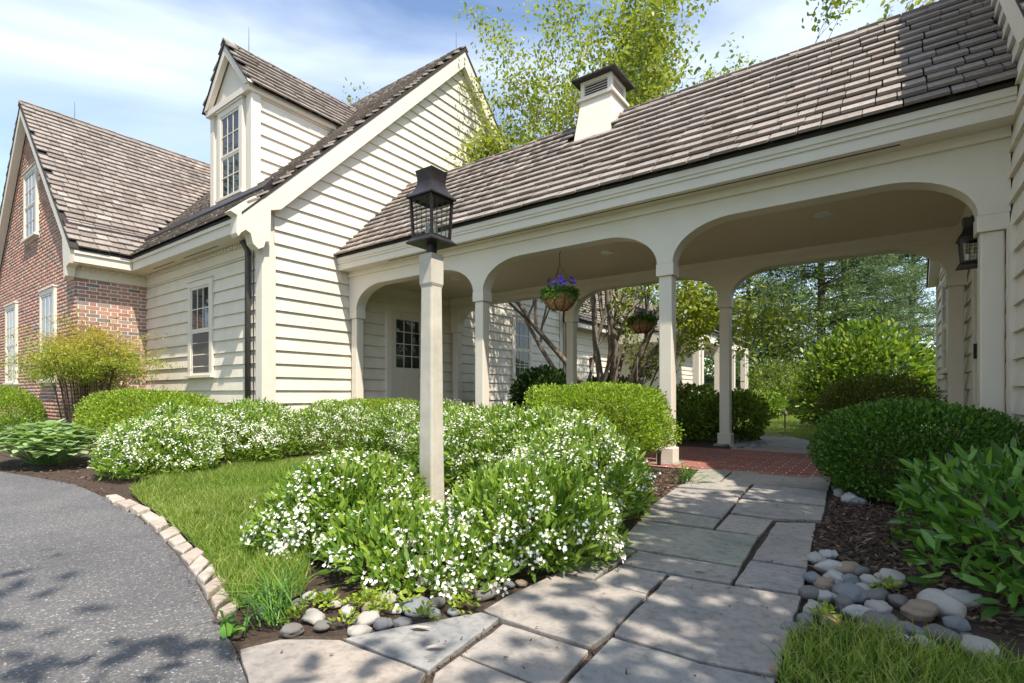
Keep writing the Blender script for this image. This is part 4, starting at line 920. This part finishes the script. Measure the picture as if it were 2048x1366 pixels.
def simple_tree(label, base, h, w, seed, mat='l_wood', n=16000, group='trees behind the houses', Ln=.16):
    return tree('leafy_tree', label, base, [(.05,.02,1,h*.42,.16)], mat, 'bark', n, Ln, Ln*.5, seed, spread=w*.35, group=group, maxlev=4, shrink=.72, split=(3, 4), up=.06, curve=.3)
simple_tree('leafy tree showing beyond the left edge of the brick gable', (-23.5, 7.5), 7.5, 3, 11)
simple_tree('leafy tree behind the rear porch', (-7.5, 30), 10, 4, 12)
simple_tree('leafy tree filling the view behind the rear wing', (-13, 33), 11, 4, 14)
tree('garden_tree', 'broad garden tree beside the path casting dappled shade on the flagstones', (2.45, 1.35), [(-.02,.02,1,3.2,.13),(-.10,.06,1,3.0,.10),(-.25,-.40,1,3.1,.09)], 'l_tree', 'bark', 32000, .13, .075, 16, spread=.7, prune=True, maxlev=4, shrink=.54, split=(3, 4), up=.02, curve=.3)
for k, (x, y, h) in enumerate([(-20,-13,12),(-12,-17,12),(-30,-5,12),(-25,-8.5,12)]):
    simple_tree(['tall leafy tree across the driveway with a leaning crown','tall leafy tree at the far driveway edge','leafy tree behind the parking side','leafy tree at the driveway mouth'][k], (x, y), h, 4, 30+k, 'l_wood', 14000, None, .22)
wd = thing('far_woods', 'distant band of woodland closing the view beyond the garden', 'woods'); wd['kind'] = 'stuff'
Pw, Nw = blob_points([(-16+k*4.2, 46+2*math.sin(k*2.1), 1.2, 3.4, 2.5, 2.6+.8*math.sin(k*1.7)) for k in range(9)], 26000, .5, 9, amp=.2)
leaves('foliage', M['l_wood'], wd, Pw, unit(Nw+rng.normal(size=Pw.shape)), rng.normal(size=Pw.shape), .3, .2)

# ------------------------------------------------------------------ shrubs
def deutzia(label, blobs, n, nf, seed):
    t, P, Nn = shrub('flowering_shrub', label, 'shrub', blobs, 'l_deutzia', int(n*1.2), .052, .015, depth=.42, amp=.15, seed=seed, up=.7, spread=1.1, stems=14, group=None)
    top = Nn[:, 2] > -.1; flower_clusters(t, 'petal', P[top], Nn[top], int(nf*.8), .009, .019, 9, seed)
    return t
deutzia('white flowering shrub spilling round the foot of the lamp post', [(-2.30,1.68,.06,.37,.42,.33),(-1.70,1.60,.02,.50,.36,.21),(-1.40,2.10,.08,.42,.46,.30),(-2.72,2.12,.06,.34,.40,.25)], 34000, 1500, 101)
deutzia('white flowering shrub mound between the lamp post and the clipped hedge', [(-2.55,3.45,.20,.75,.62,.44),(-1.62,2.92,.14,.46,.55,.36),(-2.05,3.25,.18,.6,.55,.42),(-3.3,3.75,.20,.55,.5,.38)], 36000, 1500, 102)
deutzia('long white flowering shrub below the clapboard corner board', [(-4.1,4.35,.20,.7,.5,.40),(-5.0,4.55,.20,.75,.5,.40),(-5.9,4.1,.20,.8,.6,.42),(-6.5,3.3,.20,.85,.6,.42)], 36000, 1500, 103)
deutzia('white flowering shrub at the driveway edge beside the pale-leaved clump', [(-5.6,1.95,.14,.62,.45,.36),(-6.35,2.45,.18,.75,.55,.40),(-5.9,2.8,.18,.6,.5,.38)], 30000, 2000, 104)
def boxwood(label, blobs, n, seed, mat='l_box', power=2.6, Ln=.024):
    return shrub('clipped_shrub', label, 'shrub', blobs, mat, n, Ln, Ln*.6, depth=.30, amp=.12, power=power, seed=seed, up=.55, spread=.8, stems=10, two=False)
boxwood('broad rounded yellow-green shrub under the clapboard window', [(-9.3,3.1,.30,1.35,.75,.52),(-8.6,3.25,.28,.9,.6,.46)], 52000, 201, power=2.2, Ln=.032)
boxwood('rounded green shrub in front of the brick gable', [(-12.6,2.0,.30,1.1,.55,.55),(-11.6,1.9,.25,.7,.5,.46)], 26000, 202, power=2.2, Ln=.034)
boxwood('low clipped hedge below the arch beside the cottage door', [(-6.2,5.05,.30,.95,.34,.36)], 20000, 203, power=4)
boxwood('bright clipped hedge beside the front column', [(-2.25,4.55,.50,.62,.50,.33)], 36000, 204, power=4.5)
t, P, Nn = boxwood('dense dark green rounded shrub by the right house wall', [(.16,4.78,.30,.60,.60,.38)], 42000, 205, 'l_boxdark', 2.5, .026)
shrub('laurel_shrub', 'glossy lance-leaved shrub over the mulch at the house wall', 'shrub', [(.60,2.72,.20,.48,.55,.32),(.42,3.25,.18,.36,.40,.28)], 'l_laurel', 3600, .075, .024, depth=.55, amp=.22, seed=301, up=.55, spread=1.3, stems=24)
shrub('rhododendron_shrub', 'dark evergreen shrub below the rear cottage window', 'shrub', [(-6.1,9.6,.55,.75,.7,.75)], 'l_rhodo', 7000, .11, .04, depth=.4, amp=.15, seed=302, stems=10)
shrub('rhododendron_shrub', 'dark evergreen shrub at the foot of the multi-stemmed tree', 'shrub', [(-5.0,10.6,.5,.8,.6,.6)], 'l_rhodo', 6000, .11, .04, depth=.4, amp=.15, seed=303, stems=10)
t, P, Nn = shrub('leafy_shrub', 'leafy green shrub with pink flowers between the columns', 'shrub', [(-2.75,8.6,.40,.75,.5,.48),(-1.95,8.9,.35,.45,.4,.42)], 'l_vib', 11000, .06, .03, depth=.45, amp=.15, seed=304, stems=12)
flower_clusters(t, 'pink', P[P[:, 2] > .6], Nn[P[:, 2] > .6], 12, .03, .03, 3, 8)
shrub('viburnum_shrub', 'tall leafy viburnum beyond the breezeway in front of the pines', 'shrub', [(-.45,13.5,1.10,1.10,1.1,1.05),(-1.05,13.2,.6,.55,.6,.6),(.2,13.8,.9,.8,.8,.95)], 'l_vib', 11000, .12, .065, depth=.75, amp=.38, seed=305, stems=12)
shrub('azalea_shrub', 'twiggy bronze-green azalea against the right house wall', 'shrub', [(-.05,10.3,.62,.75,.7,.46),(-.45,10.0,.55,.5,.5,.38)], 'l_azalea', 13000, .045, .02, depth=.5, amp=.2, seed=306, stems=26)
for i, (x, y, r_, h, m_, lb) in enumerate([(-3.1,16.5,.9,.75,'l_vib','round bright shrub at the porch corner'),(-2.4,19.5,1.2,1.3,'l_wood','yellow-green shrub on the far lawn edge'),(-3.6,23.5,1.3,2.0,'l_wood','tall loose shrub beyond the porch corner'),(-1.4,21.5,1.0,1.0,'l_vib','green shrub behind the viburnum'),(-3.4,12.2,.6,.55,'l_boxdark','dark low shrub beside the garden path')]):
    shrub('garden_shrub', lb, 'shrub', [(x, y, h*.5, r_, r_*.9, h*.55)], m_, 6000, .09, .045, depth=.5, amp=.2, seed=310+i, stems=6)
# nandina
nd = thing('nandina_shrub', 'airy nandina with orange-tipped leaves on bare stems at the brick corner', 'shrub', loc=(-10.75, 2.75, 0)); g = np.random.default_rng(55); mb = MB(); C = []
for j in range(46):
    a = g.random()*6.28; q = g.random()**.6; e = np.array([1.15*q*math.cos(a), .62*q*math.sin(a), 1.30+.65*g.random()*(1.2-q)]); s0 = np.array([.5*q*math.cos(a), .3*q*math.sin(a), 0]); m_ = (s0+e)/2+[0, 0, .15]
    mb.tube([s0, m_, e], [.011, .009, .004], 5)
    for _ in range(9):
        b = m_+(e-m_)*(.35+.75*g.random()); w = g.normal(size=3)*[.3,.3,.13]; mb.tube([b, b+w*.6, b+w], [.003,.0025,.001], 4, cap=False); C += [b+w*f_ for f_ in (.5, .7, .85, 1, 1.1)]
mb.build('stems', M['twig'], nd)['kind'] = 'stuff'; C = np.array(C); n = 24000; P = C[g.integers(0, len(C), n)]+g.normal(size=(n, 3))*[.07,.07,.035]
rn = np.clip((P[:, 2]-1.15)/.9*.75+g.normal(size=n)*.2, 0, .99); leaves('foliage', M['l_nandina'], nd, P, g.normal(size=(n, 3))+[0,0,-.1], g.normal(size=(n, 3))*.5+[0,0,1], .055, .016, two=False, rnd=rn)
# pale big-leaved clump with blue flowers
bx, by = gp(95, 925)
hc = thing('brunnera_plant', 'pale heart-leaved clump at the driveway edge', 'plant', loc=(bx, by, 0)); n = 900; a = rng.random(n)*6.28; q = np.sqrt(rng.random(n))
P = np.column_stack([.75*q*np.cos(a), .42*q*np.sin(a), .10+.28*np.sqrt(np.maximum(0, 1-q*q))+.05*rng.random(n)]); D = np.column_stack([np.cos(a), np.sin(a), rng.normal(size=n)*.3-.1])
leaves('foliage', M['l_hosta'], hc, P, D, np.column_stack([np.cos(a)*.4, np.sin(a)*.4, np.ones(n)]), .095*(.6+.6*rng.random(n)), .085, fold=.12)
mb = MB()
for i in range(0, n, 4): mb.tube([(P[i, 0]*.3, P[i, 1]*.3, 0), tuple(P[i])], [.004, .003], 4, cap=False)
mb.build('stems', M['l_hosta'], hc)
cx_, cy_ = gp(40, 880)
fm = thing('blue_flower_plant', 'small blue forget-me-not flowers behind the pale-leaved clump', 'plant', loc=(cx_, cy_, 0))
P, Nn = blob_points([(0,0,.15,.6,.35,.28)], 2500, .4, 66); leaves('foliage', M['l_deutzia'], fm, P, unit(Nn+rng.normal(size=P.shape)*.5), Nn, .05, .02); flower_clusters(fm, 'blue', P, Nn, 160, .009, .02, 4, 67)
# foreground accents
sx, sy = gp(1100, 1145)
sp_ = thing('leafy_sprig', 'bright lime-green sprig with broad leaves at the path edge', 'plant', loc=(sx-.08, sy+.22, 0)); n = 16; a = rng.random(n)*6.28
Z = .20+.14*rng.random(n); leaves('foliage', M['l_sprig'], sp_, np.column_stack([.03*np.cos(a), .03*np.sin(a), Z]), np.column_stack([np.cos(a), np.sin(a), rng.normal(size=n)*.35-.2]), np.tile([0,0,1.], (n, 1))+rng.normal(size=(n, 3))*.25, .10, .052, fold=.2)
MB().tube([(0,0,0),(.01,0,.2),(0,.01,.34)], [.005,.004,.002], 6).build('stem', M['l_sprig'], sp_)
def cover(label, px, n, Ln, seed, hgt=.05, wd_=1.0):
    g = np.random.default_rng(seed); poly = [gp(x, y) for x, y in px]; C = scatter(poly, n); per = 34; k = len(C)*per
    o_ = g.normal(size=(k, 3)); q = .045*g.random(k)[:, None]**.5*unit(o_); q[:, 2] = np.abs(q[:, 2])*.9+.004; P = np.column_stack([np.repeat(C, per, 0), np.zeros(k)])+q
    o = leaves('ground_cover', M['l_cover'], None, P, unit(q)+g.normal(size=(k, 3))*.5, np.tile([0,0,1.], (k, 1))+g.normal(size=(k, 3))*.4, Ln, Ln*.62*wd_, fold=.2); return tag(o, label, 'ground cover', kind='stuff')
cover('yellow-green creeping ground cover among the edging stones', [(520,1262),(600,1215),(700,1195),(800,1180),(900,1165),(1010,1150),(1030,1170),(990,1200),(930,1225),(830,1245),(700,1268),(600,1278)], 85, .02, 71, .05)
cover('small weeds among the river stones', [(1600,1190),(1680,1150),(1800,1180),(1850,1240),(1720,1265),(1620,1240)], 14, .024, 72, .05)
def tuft(name, label, px, py, n, ln, seed, lean=(0, 0), w=.006):
    x, y = gp(px, py); t = thing(name, label, 'plant', loc=(x, y, 0)); g = np.random.default_rng(seed); D = np.column_stack([g.normal(size=n)*.45+lean[0], g.normal(size=n)*.45+lean[1], .35+.6*g.random(n)])
    leaves('blades', M['l_laurel'], t, np.column_stack([g.normal(size=(n, 2))*.03, np.zeros(n)]), D, g.normal(size=(n, 3))*.3+[0,0,1], ln*(.6+.6*g.random(n)), w, fold=.1, droop=.35)
tuft('grass_clump', 'dark strappy grass clump arching over the driveway corner stones', 560, 1240, 90, .22, 81, (-.6, -.1), .005)
tuft('grass_clump', 'thin grass clump beside the front column footing', 1372, 962, 60, .22, 82, (.3, -.2))
tuft('weed', 'broad-leaved weed at the corner of the driveway', 465, 1262, 12, .07, 83, (0, 0), .02)
# river stones
def stone_mesh(seed):
    g = np.random.default_rng(seed); import bmesh
    bm = bmesh.new(); bmesh.ops.create_icosphere(bm, subdivisions=3, radius=1); V = np.array([v.co for v in bm.verts]); s = lump(unit(V), seed, .22)*(1-.16*np.abs(np.sin(unit(V)@g.normal(size=3)*2.6)))
    for v, k in zip(bm.verts, s): v.co *= k
    me = bpy.data.meshes.new('stone'); bm.to_mesh(me); bm.free(); me.materials.append(M['stone']); me.polygons.foreach_set('use_smooth', np.ones(len(me.polygons), bool)); return me
SM = [stone_mesh(500+i) for i in range(7)]
def stone(px, py, wpx, label, group, hr=.62):
    D = CAM_H*FPX/(py-HOR); w = wpx*1.22*D/FPX/2; x, y = gp(px, py)
    o = link('river_stone', random.choice(SM)); h = w*hr*random.uniform(.8, 1.1); o.scale = (w, w*random.uniform(.65, .95), h); o.rotation_euler = (random.uniform(-.2, .2), random.uniform(-.2, .2), random.uniform(0, 6.28)); o.location = (x, y+w*.3, h*.45-.015)
    tag(o, label, 'stone', group)
la, ga = 'rounded river stone in the edging below the lamp post shrub', 'river stones below the lamp post shrub'
for s in [(528,1225,42),(545,1212,30),(575,1262,48),(622,1235,44),(650,1195,38),(690,1222,34),(668,1205,28),(725,1240,46),(742,1215,44),(770,1200,42),(790,1215,34),(712,1262,40),(760,1248,38),(825,1215,52),(862,1225,30),(870,1205,34),(900,1195,26),(930,1180,44),(965,1190,46),(985,1172,34),(1015,1168,22),(1040,1165,26),(590,1205,34),(640,1250,30),(800,1245,34),(905,1222,24),(615,1190,30)]: stone(*s, la, ga)
lb, gb = 'rounded river stone in the bed between path and laurel shrub', 'river stones beside the laurel shrub'
for s in [(1632,1118,40),(1660,1140,48),(1690,1142,52),(1625,1160,38),(1650,1170,40),(1715,1145,40),(1668,1160,48),(1700,1165,44),(1740,1165,36),(1780,1165,64),(1620,1190,40),(1650,1195,44),(1700,1190,58),(1728,1178,36),(1750,1195,48),(1765,1182,30),(1690,1215,48),(1720,1228,56),(1755,1218,44),(1800,1205,40),(1840,1225,62),(1880,1218,80),(1920,1205,64),(1630,1222,52),(1610,1240,40),(1780,1235,36),(1815,1250,30),(1770,1258,66),(1830,1262,40),(1870,1268,48),(1915,1250,44),(1895,1280,52),(1850,1290,46),(1960,1300,60),(1990,1330,56),(1730,1262,40),(1660,1240,36),(1935,1275,34),(1590,1262,44),(1800,1282,44),(1655,1110,36)]: stone(*s, lb, gb)
lc_, gc_ = 'small pale stone at the corner of the brick walk', 'stones at the corner of the brick walk'
for s in [(1678,955,26),(1690,975,34),(1680,990,30),(1705,985,28),(1700,1000,34),(1722,990,26),(1672,978,22),(1716,1005,26)]: stone(*s, lc_, gc_)
ld, gd_ = 'small dark pebble round the rear column footing', 'pebbles round the rear column'
for k in range(22): a = k*.29+.2; stone(1490+34*math.cos(a)+random.gauss(0, 8), 888+7*math.sin(a)+random.gauss(0, 1.5), random.uniform(9, 15), ld, gd_)
# fallen leaves
def fallen(px, py, ln, ang, mat, label):
    D = CAM_H*FPX/(py-HOR); l = ln*D/FPX; x, y = gp(px, py)
    V, F, k = leaf_mesh(np.array([[0,0,0.]]), np.array([[math.cos(ang), math.sin(ang), .05]]), np.array([[.1,.2,1.]]), l, l*.33, .15, True)
    o = link('fallen_leaf', mesh(V, F, M[mat])); o.location = (x, y, .008); tag(o, label, 'leaf')
for a in [(820,1258,46,.4,'drypale','pale dry leaf on the flagstone near the lamp post shrub'),(850,1300,44,.7,'drypale','pale curled leaf lying across a flagstone'),(1385,1143,30,.3,'drypale','white petal-like leaf on the middle flagstone'),(1810,1124,48,.5,'dry','orange dry leaf on the mulch'),(1690,1262,66,2.2,'dry','long curled orange leaf at the grass edge'),(1660,1147,54,2.9,'dry','reddish dry leaf lying on the river stones'),(1590,1258,48,.2,'drypale','pale broad leaf on the grass beside the path'),(1690,1350,30,1.2,'drypale','whitish leaf lying in the tufty grass'),(1550,1350,28,2,'dry','small brown leaf at the path edge')]: fallen(*a)
